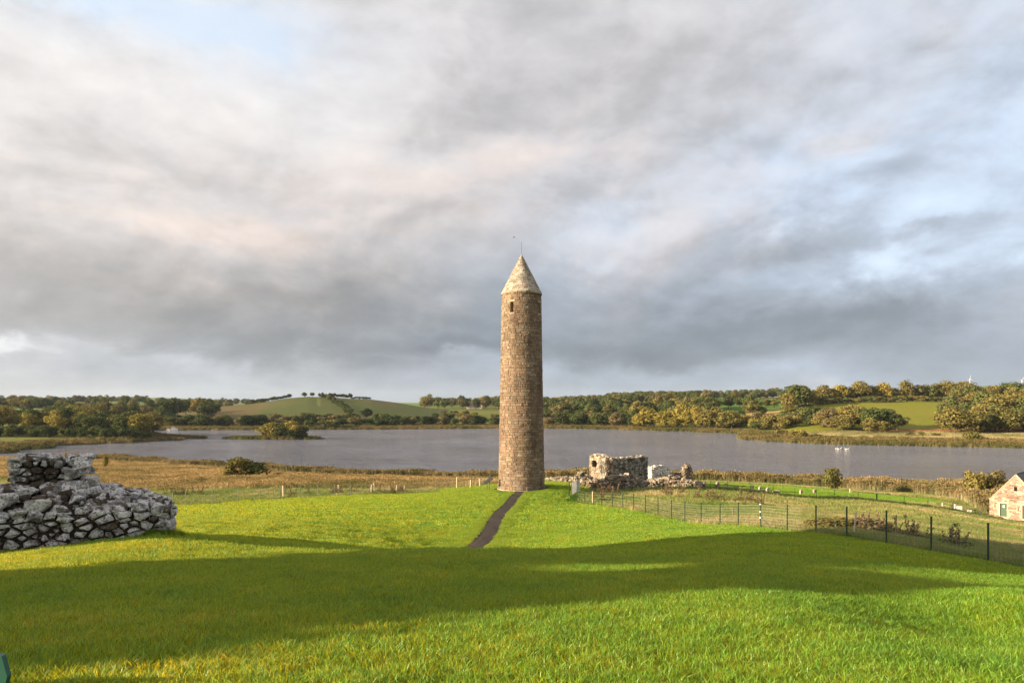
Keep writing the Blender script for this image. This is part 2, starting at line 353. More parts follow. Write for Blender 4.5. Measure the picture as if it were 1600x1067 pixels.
# ------------------------------------------------------------------ ground sheet, coloured by what grows there
def cover(X, Y, z):
    """albedo of the ground cover (rgb) and roughness-of-growth mask"""
    px = 800+F*X/np.maximum(Y, .1); r = np.hypot(X, Y)
    n = smooth_noise(X, Y, 3.1, 5); n2 = smooth_noise(X, Y, 11, 6); n3 = smooth_noise(X, Y, 45, 7)
    C = np.zeros(X.shape+(3,))
    def setc(mask, c): C[mask] = c
    C[:] = (.085, .12, .025)
    near = (r < 262) & (far_z(X, Y) < 0.0)
    straw = np.array((.28, .24, .10)); green = np.array((.13, .20, .03)); orange = np.array((.26, .20, .095))
    t = np.clip((n*.5+n2*.6)-.05, 0, 1)[..., None]
    rough = green*(1-t)+straw*t
    C[near] = rough[near]
    left = near & (X < 3) & (Y > 66)
    w = np.clip((Y-(84+X*-.02))/14+(n2-.5), 0, 1)[..., None]
    mead = green*1.05*(1-w)+orange*w*(.8+.4*n[..., None])
    C[left] = mead[left]
    lawn = inpoly(X, Y, LAWN)
    C[lawn] = (.105, .235, .018)
    far = far_z(X, Y) > 0.0
    fr = (r > 236) & (far_z(X, Y) >= z-0.01) & (z > 0)
    # far side: reeds by the water, then pasture and brown rough ground, darkened on the hill for cloud shade
    reed = fr & (z < 1.0)
    C[fr] = np.stack([.105+.06*n3, .135+.03*n3, .03+.01*n3], -1)[fr]
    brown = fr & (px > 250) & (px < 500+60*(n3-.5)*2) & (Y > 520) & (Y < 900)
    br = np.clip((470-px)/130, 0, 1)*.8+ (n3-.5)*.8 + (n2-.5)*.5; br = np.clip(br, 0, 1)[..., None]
    cb = np.array((.066, .085, .024))*(1-br)+np.array((.125, .085, .040))*br  # brownish hill colour, lowered to stand for a cloud shadow
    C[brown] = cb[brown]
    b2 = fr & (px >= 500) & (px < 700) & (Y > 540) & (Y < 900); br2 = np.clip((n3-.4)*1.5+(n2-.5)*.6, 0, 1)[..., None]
    cb2 = np.array((.066, .085, .024))*(1-br2)+np.array((.105, .085, .04))*br2; C[b2] = cb2[b2]  # same cloud-shade darkening on the right of the hill
    fld = fr & (px > 1215) & (Y > 385) & (Y < 600)
    f2 = (np.clip(n3*.7+n2*.3, 0, 1))[..., None]
    C[fld] = (np.array((.17, .185, .018))*(1-f2)+np.array((.20, .19, .03))*f2)[fld]
    gold = fr & (px > 1125) & (px < 1222) & (Y > 500) & (Y < 600)
    C[gold] = (.36, .25, .10)
    brk = fr & (px > 1210) & (Y < 392) & (z > 1.0)
    C[brk] = (np.array((.26, .13, .05))*(.75+.5*n[..., None]))[brk]
    C[reed] = (np.array((.19, .175, .07))*(.8+.4*n[..., None]))[reed]
    gf = fr & (Y > 640) & ((px < 240) | (px > 790) | (Y > 1100)) & ((np.floor(px/70+smooth_noise(X, Y, 200, 9)*2) % 3) == 1)
    C[gf] = (.10, .19, .025); mf = fr & (px > 1085) & (px < 1228) & (Y > 610) & (Y < 960); C[mf] = (.095, .175, .03); mf = fr & (px > 845) & (px < 905) & (Y > 600) & (Y < 830); C[mf] = (.085, .17, .03)
    bed = z < 0.02
    C[bed] = (.05, .045, .03)
    return C
def ground_material():
    m, g, b = newmat('ground_cover', .95, .1)
    att = g.n('ShaderNodeAttribute', attribute_name='cover').outputs['Color']
    pos = g.n('ShaderNodeNewGeometry').outputs['Position']
    n1 = g.noise(pos, 3.0, 8, .65); n2 = g.noise(pos, 0.35, 6, .6); n3 = g.noise(g.v('MULTIPLY', pos, (1, .25, 1)), 14, 3, .6)
    c = g.mix(1.0, att, g.ramp(n1, [(.25, (.55, .58, .5)), (.5, (.95, .97, .95)), (.75, (1.45, 1.35, 1.2))]), 'MULTIPLY')
    c = g.mix(1.0, c, g.ramp(n2, [(.3, (.78, .84, .85)), (.7, (1.18, 1.1, 1.05))]), 'MULTIPLY')
    g.l(c, b.inputs['Base Color'])
    bp = g.n('ShaderNodeBump'); bp.inputs['Strength'].default_value = .7; bp.inputs['Distance'].default_value = .12
    g.l(g.m('ADD', n1, g.m('MULTIPLY', n3, .5)), bp.inputs['Height']); g.l(bp.outputs[0], b.inputs['Normal'])
    return m
M_GROUND = ground_material()
def polar_sheet(angs, rads):
    A, Rr = np.meshgrid(angs, rads, indexing='ij'); return Rr*np.sin(A), Rr*np.cos(A)
def build_ground():
    fine = np.arange(-44, 44.01, .2); lo = np.arange(-180, -44, 3.0); hi = np.arange(47, 180.01, 3.0)
    ang = np.radians(np.concatenate([lo, fine, hi]))
    rad = np.concatenate([np.geomspace(1.2, 40, 90), np.arange(40.6, 130, .9), np.arange(131, 260, 2.), np.arange(262, 620, 3.), np.geomspace(625, 9000, 70)])
    X, Y = polar_sheet(ang, rad); Z = ground_np(X, Y)
    na, nq = X.shape
    V = np.stack([X, Y, Z], -1).reshape(-1, 3)
    V = np.vstack([V, [[0, 0, 16.95]]])
    i, j = np.meshgrid(np.arange(na-1), np.arange(nq-1), indexing='ij'); k = (i*nq+j).ravel()
    Fq = np.stack([k, k+nq, k+nq+1, k+1], -1)[:, ::-1]
    ce = len(V)-1
    tri = [(ce, (a)*nq, (a+1)*nq) for a in range(na-1)]
    me = bpy.data.meshes.new('ground')
    nv = len(V); nqf = len(Fq); nt = len(tri)
    me.vertices.add(nv); me.vertices.foreach_set('co', V.ravel().astype('f'))
    idx = np.concatenate([Fq.ravel(), np.array(tri)[:, ::-1].ravel()])
    me.loops.add(len(idx)); me.loops.foreach_set('vertex_index', idx.astype('i'))
    me.polygons.add(nqf+nt)
    st = np.concatenate([np.arange(nqf)*4, nqf*4+np.arange(nt)*3]); me.polygons.foreach_set('loop_start', st.astype('i'))
    me.update(calc_edges=True); me.validate()
    me.polygons.foreach_set('use_smooth', [True]*len(me.polygons))
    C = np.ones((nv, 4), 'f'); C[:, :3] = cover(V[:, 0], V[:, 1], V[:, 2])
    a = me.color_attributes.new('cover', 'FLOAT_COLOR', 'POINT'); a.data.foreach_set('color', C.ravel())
    me.materials.append(M_GROUND)
    o = obj('ground', me, kind='structure')
    # make sure normals face up
    if me.polygons[1000].normal.z < 0: me.flip_normals()
build_ground()

def build_water():
    m, g, b = newmat('lake_water', .12, .5)
    pos = g.n('ShaderNodeNewGeometry').outputs['Position']
    st = g.v('MULTIPLY', pos, (1.0, 1.0, 1))
    n0 = g.noise(g.v('MULTIPLY', pos, (.6, 1, 1)), .9, 6, .68, .3); n1 = g.noise(g.v('MULTIPLY', pos, (.5, 1, 1)), .22, 4, .6, .4); n2 = g.noise(pos, .02, 4, .6)
    c = g.ramp(n2, [(.3, (.135, .142, .185)), (.7, (.165, .172, .220))]); g.l(c, b.inputs['Base Color'])
    g.l(g.rng(n2, .3, .7, .07, .15), b.inputs['Roughness'])
    bp = g.n('ShaderNodeBump'); bp.inputs['Strength'].default_value = 1.0; bp.inputs['Distance'].default_value = 1.3
    g.l(g.m('ADD', n0, g.m('MULTIPLY', n1, 2.2)), bp.inputs['Height']); g.l(bp.outputs[0], b.inputs['Normal'])
    mb = MB(); q = 9000
    mb.add([(-q, -q, 0), (q, -q, 0), (q, q, 0), (-q, q, 0)], [(0, 1, 2, 3)])
    mb.build('lake_water', m, kind='structure')
build_water()
# ------------------------------------------------------------------ stone materials
def stone_mat(name, lichen=(.42, .41, .38), lam=.5, dirt=(.05, .035, .025), dam=.3, scale=3.0, bump=.5, rough=.92, moss=0.0, lth=.50, bd=.05, pits=0.0, zs=1.0):
    m, g, b = newmat(name, rough, .2)
    att = g.n('ShaderNodeAttribute', attribute_name='tint').outputs['Color']
    pos = g.n('ShaderNodeNewGeometry').outputs['Position']
    n1 = g.noise(pos, scale, 8, .68, .3); n2 = g.noise(pos, scale*5, 5, .65); n3 = g.noise(g.v('MULTIPLY', g.v('ADD', pos, (9, 4, 2)), (1, 1, zs)), scale*.35, 5, .6, .4)
    c = g.mix(1.0, att, g.ramp(n2, [(.3, (.62, .6, .58)), (.5, (1, 1, 1)), (.75, (1.3, 1.3, 1.3))]), 'MULTIPLY')
    c = g.mix(g.m('MULTIPLY', g.rng(n1, lth, lth+.07), lam), c, lichen)
    c = g.mix(g.m('MULTIPLY', g.rng(n3, .52, .62), dam), c, dirt)
    if moss: c = g.mix(g.m('MULTIPLY', g.rng(g.noise(pos, scale*.8, 6, .6), .56, .64), moss), c, (.045, .06, .015))
    if pits: c = g.mix(g.m('MULTIPLY', g.rng(g.noise(pos, scale*3.2, 6, .7), .47, .40), pits), c, (.05, .045, .038))
    g.l(c, b.inputs['Base Color'])
    bp = g.n('ShaderNodeBump'); bp.inputs['Strength'].default_value = bump; bp.inputs['Distance'].default_value = bd
    g.l(g.m('ADD', n1, g.m('MULTIPLY', n2, .6)), bp.inputs['Height']); g.l(bp.outputs[0], b.inputs['Normal'])
    return m
M_TOWER = stone_mat('tower_sandstone', (.27, .22, .16), .30, (.075, .052, .038), .55, 1.6, .7, zs=.3)
M_ROOF = stone_mat('tower_roof_stone', (.34, .33, .28), .45, (.09, .08, .06), .45, 2.0, .6)
M_MORTAR = stone_mat('dark_mortar', (.16, .13, .10), .4, (.03, .025, .02), .5, 3.0, .8)
M_LIME = stone_mat('lichened_limestone', (.82, .82, .84), .95, (.030, .024, .018), .65, 5.5, 1.0, moss=.3, lth=.42, bd=.12, pits=.85)
M_LIMED = stone_mat('dark_mossy_limestone', (.46, .46, .46), .75, (.035, .026, .018), .6, 6.5, 1.0, moss=.3, lth=.55, bd=.14, pits=.6)
M_RUIN = stone_mat('ruin_limestone', (.42, .38, .31), .35, (.04, .03, .022), .65, 1.6, .9)
M_HOUSE = stone_mat('house_sandstone', (.30, .23, .18), .2, (.09, .055, .04), .35, 1.2, .3)
M_WHITE = stone_mat('white_limestone', (.74, .72, .68), .7, (.25, .2, .15), .25, .8, .6)

# ------------------------------------------------------------------ masonry helpers
def clip(poly, a, b, c):
    out = []; n = len(poly)
    for i in range(n):
        p = poly[i]; q = poly[(i+1) % n]; dp = a*p[0]+b*p[1]-c; dq = a*q[0]+b*q[1]-c
        if dp <= 0: out.append(p)
        if (dp < 0 < dq) or (dq < 0 < dp):
            t = dp/(dp-dq); out.append((p[0]+t*(q[0]-p[0]), p[1]+t*(q[1]-p[1])))
    return out
def rubble_cells(w, h, sx, sy, r, inside=None, big=0.3):
    """irregular stone outlines filling a w x h wall: cells of about sx x sy metres, in ragged courses"""
    seeds = []; y = 0.0; k = 0
    while y < h+sy:
        rowh = sy*r.uniform(.5, 1.5); x = -r.uniform(0, sx)
        while x < w+sx:
            st = sx*r.choice([.35, .5, .7, 1.0, 1.4, 1.7]) if r.random() < .9 else sx*2.2
            seeds.append((x+st/2, y+rowh*(.5+r.uniform(-.42, .42)))); x += st
        y += rowh; k += 1
    A = np.array(seeds); asp = sx/sy; cells = []
    for i, s in enumerate(seeds):
        if not (-.1 < s[0] < w+.1 and -.05 < s[1] < h+.1): continue
        if inside and not inside(*s): continue
        d = ((A[:, 0]-s[0])**2+((A[:, 1]-s[1])*asp)**2); o = np.argsort(d)[1:16]
        poly = [(s[0]-sx*1.6, s[1]-sy*1.6), (s[0]+sx*1.6, s[1]-sy*1.6), (s[0]+sx*1.6, s[1]+sy*1.6), (s[0]-sx*1.6, s[1]+sy*1.6)]
        for j in o:
            q = seeds[j]; ax = q[0]-s[0]; ay = (q[1]-s[1])*asp*asp
            c = ax*(s[0]+q[0])/2+ay*(s[1]+q[1])/2
            poly = clip(poly, ax, ay, c)
            if len(poly) < 3: break
        poly = [(min(max(x, 0), w), min(max(y, -.05), h)) for x, y in poly]
        if len(poly) >= 3:
            # thin out near-duplicate corners
            pp = [poly[0]]
            for q in poly[1:]:
                if abs(q[0]-pp[-1][0])+abs(q[1]-pp[-1][1]) > .06*sx: pp.append(q)
            if len(pp) > 3 or (len(pp) == 3): cells.append((s, pp))
    return cells
def poly_area(p): return abs(sum(p[i][0]*p[(i+1) % len(p)][1]-p[(i+1) % len(p)][0]*p[i][1] for i in range(len(p))))/2
def face_stone(mb, poly, O, U, N, r, joint=.02, proud=.06, depth=.12, tint=(1, 1, 1), rag=.06):
    """a single stone set in a wall face: outline poly (along U and up), pushed out along N with worn edges"""
    cx = sum(p[0] for p in poly)/len(poly); cy = sum(p[1] for p in poly)/len(poly); n = len(poly)
    Z = Vector((0, 0, 1)); rings = []
    ext = math.sqrt(max(poly_area(poly), 1e-5)); pr = proud*r.uniform(.35, 1.3)
    tx, ty = r.uniform(-.25, .25), r.uniform(-.25, .25)
    for (k, out) in ((1-joint/ext*1.2, -depth), (1-joint/ext*1.6, pr*.35), (1-joint/ext*1.6-.17, pr)):
        k = max(k, .35); ring = []
        for x, y in poly:
            jx = r.uniform(-rag, rag)*ext*.5; jy = r.uniform(-rag, rag)*ext*.5
            lx = cx+(x-cx)*k+jx; ly = cy+(y-cy)*k+jy
            o = out + ((lx-cx)*tx+(ly-cy)*ty)*(1 if out > 0 else 0)
            ring.append(O+U*lx+Z*ly+N*o)
        rings.append(ring)
    vs = rings[0]+rings[1]+rings[2]+[O+U*cx+Z*cy+N*(pr*r.uniform(1.0, 1.35))]
    fs = []
    for a in (0, 1):
        for i in range(n): fs.append((a*n+i, a*n+(i+1) % n, (a+1)*n+(i+1) % n, (a+1)*n+i))
    for i in range(n): fs.append((2*n+i, 2*n+(i+1) % n, 3*n))
    if U.cross(Z).dot(N) < 0: fs = [f[::-1] for f in fs]
    # outline orientation
    if sum(poly[i][0]*poly[(i+1) % n][1]-poly[(i+1) % n][0]*poly[i][1] for i in range(n)) < 0: fs = [f[::-1] for f in fs]
    mb.add(vs, fs, tint)
def rock_hull(r, n=16, sq=.55):
    bm = bmesh.new()
    for _ in range(n):
        v = Vector((r.gauss(0, 1), r.gauss(0, 1), r.gauss(0, 1))).normalized()
        v = Vector([math.copysign(abs(c)**sq, c) for c in v]); v = v/max(abs(c) for c in v)*r.uniform(.82, 1)
        bm.verts.new(v*.5)
    bmesh.ops.convex_hull(bm, input=bm.verts, use_existing_faces=False)
    for v in [v for v in bm.verts if not v.link_faces]: bm.verts.remove(v)
    bmesh.ops.bevel(bm, geom=bm.edges[:], offset=.035, segments=1, affect='EDGES')
    bm.normal_update()
    vs = [v.co.copy() for v in bm.verts]; bm.verts.index_update(); fs = [tuple(v.index for v in f.verts) for f in bm.faces]
    bm.free(); return vs, fs
_rr = random.Random(3); HULLS = [rock_hull(_rr, _rr.choice([12, 14, 17, 20])) for _ in range(14)]
LOWH = []
for _ in range(8):
    bm = bmesh.new()
    for q in range(_rr.choice([9, 11, 13])):
        v = Vector((_rr.gauss(0, 1), _rr.gauss(0, 1), _rr.gauss(0, 1))).normalized(); v = Vector([math.copysign(abs(c)**.6, c) for c in v]); bm.verts.new(v/max(abs(c) for c in v)*.5)
    bmesh.ops.convex_hull(bm, input=bm.verts)
    for v in [v for v in bm.verts if not v.link_faces]: bm.verts.remove(v)
    bm.verts.index_update(); LOWH.append(([v.co.copy() for v in bm.verts], [tuple(v.index for v in f.verts) for f in bm.faces])); bm.free()
def rock(mb, c, size, r, tint=(1, 1, 1), rz=None, tilt=.25, low=False):
    vs, fs = r.choice(LOWH if low else HULLS); rz = r.uniform(0, 6.28) if rz is None else rz
    from mathutils import Euler
    e = Euler((r.uniform(-tilt, tilt), r.uniform(-tilt, tilt), rz)).to_matrix()
    sv = Vector(size); yaw = Euler((0, 0, 0)).to_matrix()
    out = [e @ Vector((v.x*sv.x, v.y*sv.y, v.z*sv.z)) + Vector(c) for v in vs]
    mb.add(out, fs, tint)
def jit(c, r, a=.12, h=.04):
    k = 1+r.uniform(-a, a); return tuple(max(0, v*k*(1+r.uniform(-h, h))) for v in c)

# ------------------------------------------------------------------ the round tower
TX, TY = (814.8-800)/F*74.2, 74.2
TB = zc(768, TY-2.5); TE = zc(461, TY); TA = zc(397, TY)
def build_tower():
    r = random.Random(21)
    t = empty('round_tower', (TX, TY, TB), 'tall brown sandstone round tower with a pale conical stone cap on the lawn', 'tower')
    Rz = lambda z: 2.50+(2.14-2.50)*min(1, z/(TE-TB))
    H = TE-TB
    wins = [(-29, 0.36), (62, 0.36), (152, .36), (-119, .36)]
    wz0, wz1 = zc(487.5, TY-2)-TB, zc(471, TY-2)-TB
    PAL = [((.205, .150, .106), 10), ((.19, .137, .096), 9), ((.225, .170, .122), 7), ((.16, .115, .082), 4), ((.195, .165, .130), 5), ((.26, .215, .160), 2), ((.13, .10, .075), 2)]
    pal = [c for c, w in PAL for _ in range(w)]
    stones = []; z = -0.25
    while z < H-.02:
        ch = r.choice([.17, .20, .24, .28, .32]) if z > .3 else .38
        if H-z-ch < .15: ch = H-z
        a = r.uniform(0, 30); a_end = a+360
        warm = .9+.2*mnoise.noise(Vector((0, 0, z*.7)))
        while a < a_end-3:
            L = r.choice([.16, .22, .30, .4, .5, .62, .8])*r.uniform(.9, 1.1); da = math.degrees(L/Rz(z)); da = min(da, a_end-a)
            if a_end-(a+da) < 4: da = a_end-a
            am = (a+da/2+180) % 360-180
            blocked = False
            if z+ch > wz0 and z < wz1:
                for wa, ww in wins:
                    hw = math.degrees(ww/2/2.15)
                    if a % 360 > 180: pass
                    lo, hi = wa-hw, wa+hw
                    b0 = am-da/2; b1 = am+da/2
                    if b1 > lo and b0 < hi:
                        # trim the stone back to the jamb
                        if am < wa: b1 = lo
                        else: b0 = hi
                        if b1-b0 < 3: blocked = True
                        am2 = (b0+b1)/2; stones.append((z, ch, am2, b1-b0)) if not blocked else None; blocked = True
            if not blocked: stones.append((z, ch, am, da))
            a += da
        z += ch
    g = .016
    def add(mb, s):
        z, ch, am, da = s; R0 = Rz(z); pr = r.uniform(-.012, .03); col = r.choice(pal)
        if z < .15: pr += .09
        n = 1+int(da > 9)+int(da > 18); g2 = math.degrees(g/R0); z0, z1 = z+g, z+ch-g
        a0, a1 = am-da/2+g2, am+da/2-g2
        dark = 1.0
        pt = mnoise.noise(Vector((math.sin(R(am))*2, math.cos(R(am))*2, z*.35))) 
        col = tuple(c*(1+.35*pt) for c in col)
        vs = []
        for lay, (rr_, ins) in enumerate(((R0-.16, 0), (R0+pr-.02, 0), (R0+pr, .028))):
            for k in range(n+1):
                aa = R(a0+(a1-a0)*k/n); 
                if ins and k == 0: aa += ins/R0
                if ins and k == n: aa -= ins/R0
                for zz in (z0+ins, z1-ins):
                    q = rr_+(r.uniform(-.012, .012) if lay == 2 else 0)
                    vs.append((q*math.sin(aa), -q*math.cos(aa), zz))
        m2 = 2*(n+1); fs = []
        loop = lambda L: [L*m2+2*k for k in range(n+1)]+[L*m2+2*k+1 for k in range(n, -1, -1)]
        for L in (0, 1):
            A, B = loop(L), loop(L+1)
            for i in range(len(A)): j = (i+1) % len(A); fs.append((A[i], A[j], B[j], B[i]))
        for k in range(n): b = 2*m2+2*k; fs.append((b, b+2, b+3, b+1))
        mb.add(vs, fs, jit(col, r, .13, .04))
    vis = sorted(stones, key=lambda s: -(max(0, math.cos(R(s[2])))*s[3]*s[1]))
    for s in vis[:300]:
        mb = MB(); add(mb, s); mb.build('stone', M_TOWER, t)
    mb = MB()
    for s in vis[300:]: add(mb, s)
    mb.build('small_stones', M_TOWER, t, kind='stuff')
    # core drum with four real openings and the hollow inside
    mb = MB(); na = 120; zs = [-.4, 2, 5, 8, 11, 14, 17, wz0, wz1, H]
    rin = 1.05
    def P(rr_, a, zz): return (rr_*math.sin(R(a)), -rr_*math.cos(R(a)), zz)
    def isw(a0, a1):
        for wa, ww in wins:
            hw = math.degrees(ww/2/2.15)
            if abs(((a0+a1)/2-wa+180) % 360-180) < hw: return True
        return False
    edges = sorted(set([a for a in np.linspace(-180, 180, na+1).tolist()] + [wa+s*math.degrees(.18/2.15) for wa, _ in wins for s in (-1, 1)]))
    for i in range(len(edges)-1):
        a0, a1 = edges[i], edges[i+1]; w = isw(a0, a1)
        for k in range(len(zs)-1):
            z0, z1 = zs[k], zs[k+1]
            if w and abs(z0-wz0) < 1e-6: continue
            for rr_, fl in ((lambda z: Rz(z)-.035, 0), (lambda z: rin, 1)):
                f = [P(rr_(z0), a0, z0), P(rr_(z0), a1, z0), P(rr_(z1), a1, z1), P(rr_(z1), a0, z1)]
                mb.add(f if not fl else f[::-1], [(0, 1, 2, 3)], (.16, .11, .075))
    mb.add([P(Rz(H)-.03, a, H) for a in edges[:-1]], [tuple(range(len(edges)-1))], (.1, .08, .06))
    mb.build('mortar_core', M_MORTAR, t)
    for wa, ww in wins:
        mb = MB(); hw = math.degrees(ww/2/2.15); ro = Rz(wz0)-.0
        a0, a1 = wa-hw, wa+hw
        q = lambda rr_, a, zz: P(rr_, a, zz)
        o_ = 2.14
        quads = [[q(o_, a0, wz0), q(rin, a0, wz0), q(rin, a0, wz1), q(o_, a0, wz1)], [q(o_, a1, wz0), q(o_, a1, wz1), q(rin, a1, wz1), q(rin, a1, wz0)],
                 [q(o_, a0, wz0), q(o_, a1, wz0), q(rin, a1, wz0), q(rin, a0, wz0)], [q(o_, a0, wz1), q(rin, a0, wz1), q(rin, a1, wz1), q(o_, a1, wz1)]]
        for f in quads: mb.add(f, [(0, 1, 2, 3)], (.25, .18, .12))
        mb.build('window', M_TOWER, t)
        # lintel and sill blocks, slightly proud
        for zz, hh, ex in ((wz1+.11, .2, .16), (wz0-.09, .16, .12)):
            mb = MB(); vs = []; 
            for rr_ in (2.0, 2.195):
                for aa in (a0-math.degrees(ex/2.15), a1+math.degrees(ex/2.15)):
                    for z2 in (zz-hh/2, zz+hh/2): vs.append(P(rr_, aa, z2))
            mb.add(vs, [(0, 1, 3, 2), (4, 6, 7, 5), (0, 4, 5, 1), (2, 3, 7, 6), (1, 5, 7, 3), (0, 2, 6, 4)], (.40, .31, .22))
            mb.build('lintel' if zz > wz1 else 'sill', M_TOWER, t)
    # cornice
    mb = MB(); n = 30
    for k in range(n):
        a0 = k*360/n+.5; a1 = (k+1)*360/n-.5; vs = []
        pr = r.uniform(-.015, .015)
        for rr_ in (2.0, 2.24+pr):
            for aa in (a0, a1):
                for z2 in (H-.01, H+.15): vs.append(P(rr_+(0 if z2 < H+.1 else -.04), aa, z2))
        mb.add(vs, [(0, 1, 3, 2), (4, 6, 7, 5), (0, 4, 5, 1), (2, 3, 7, 6), (1, 5, 7, 3), (0, 2, 6, 4)], jit((.33, .28, .19), r, .25))
    mb.build('cornice', M_ROOF, t)
    # conical cap of stone courses
    mb = MB(); HC = TA-TE-.15; z = 0.0; z00 = H+.15; rb = 2.19
    pal2 = [(.33, .305, .25), (.37, .35, .30), (.29, .255, .20), (.26, .21, .155), (.32, .305, .275), (.22, .185, .14)]
    while z < HC-.45:
        ch = r.uniform(.17, .24); r0 = rb*(1-z/HC); r1 = rb*(1-(z+ch)/HC); a = r.uniform(0, 40); ae = a+360
        while a < ae-2:
            da = min(math.degrees(r.choice([.22, .3, .4, .52])/max(r0, .2)), ae-a)
            if ae-a-da < 6: da = ae-a
            g2 = math.degrees(.008/max(r0, .1)); pr = r.uniform(0, .035); n = 2; vs = []
            for (rr0, rr1) in ((r0-.12, r1-.12), (r0+pr+.015, r1+pr)):
                for k in range(n+1):
                    aa = a+g2+(da-2*g2)*k/n
                    vs.append(P(max(rr0, .01), aa, z00+z+.006)); vs.append(P(max(rr1, .01), aa, z00+z+ch-.006))
            fs = []
            for k in range(n): fs.append((6+2*k, 6+2*k+2, 6+2*k+3, 6+2*k+1))
            fs += [(0, 2, 8, 6), (2, 4, 10, 8), (1, 7, 9, 3), (3, 9, 11, 5), (0, 6, 7, 1), (4, 5, 11, 10)]
            pt = mnoise.noise(Vector((math.sin(R(a))*1.5, math.cos(R(a))*1.5, z)))
            mb.add(vs, fs, jit(tuple(c*(1+.4*pt) for c in r.choice(pal2)), r, .12))
            a += da
        z += ch
    mb.build('roof_stones', M_ROOF, t, kind='stuff')
    mb = MB(); mb.tube([(0, 0, z00+z*.0), (0, 0, z00+HC*.98)], [rb-.06, .02], 40, (.2, .18, .14)); mb.build('roof_core', M_MORTAR, t)
    mb = MB(); mb.tube([(0, 0, z00+z-.02), (0, 0, z00+HC-.12), (0, 0, z00+HC+.06)], [rb*(1-z/HC)+.02, .07, .02], 12, (.30, .24, .16)); mb.build('finial', M_ROOF, t)
    mb = MB(); mb.tube([(0, 0, z00+HC), (0, 0, z00+HC+1.35)], [.018, .012], 6); mb.build('lightning_rod', M_IRON, t)
    # splayed plinth
    mb = MB(); n = 26
    for k in range(n):
        a0 = k*360/n+.4; a1 = (k+1)*360/n-.4; vs = []
        for rr_ in (2.3, 2.66+r.uniform(-.04, .04)):
            for aa in (a0, a1):
                for z2 in (-.5, .13): vs.append(P(rr_+(0 if z2 < 0 else -.03), aa, z2))
        mb.add(vs, [(0, 1, 3, 2), (4, 6, 7, 5), (0, 4, 5, 1), (2, 3, 7, 6), (1, 5, 7, 3), (0, 2, 6, 4)], jit((.36, .28, .2), r, .2))
    mb.build('plinth', M_TOWER, t)
m_, g_, b_ = newmat('dark_iron', .5, .5); b_.inputs['Base Color'].default_value = (.06, .06, .06, 1); M_IRON = m_
build_tower()

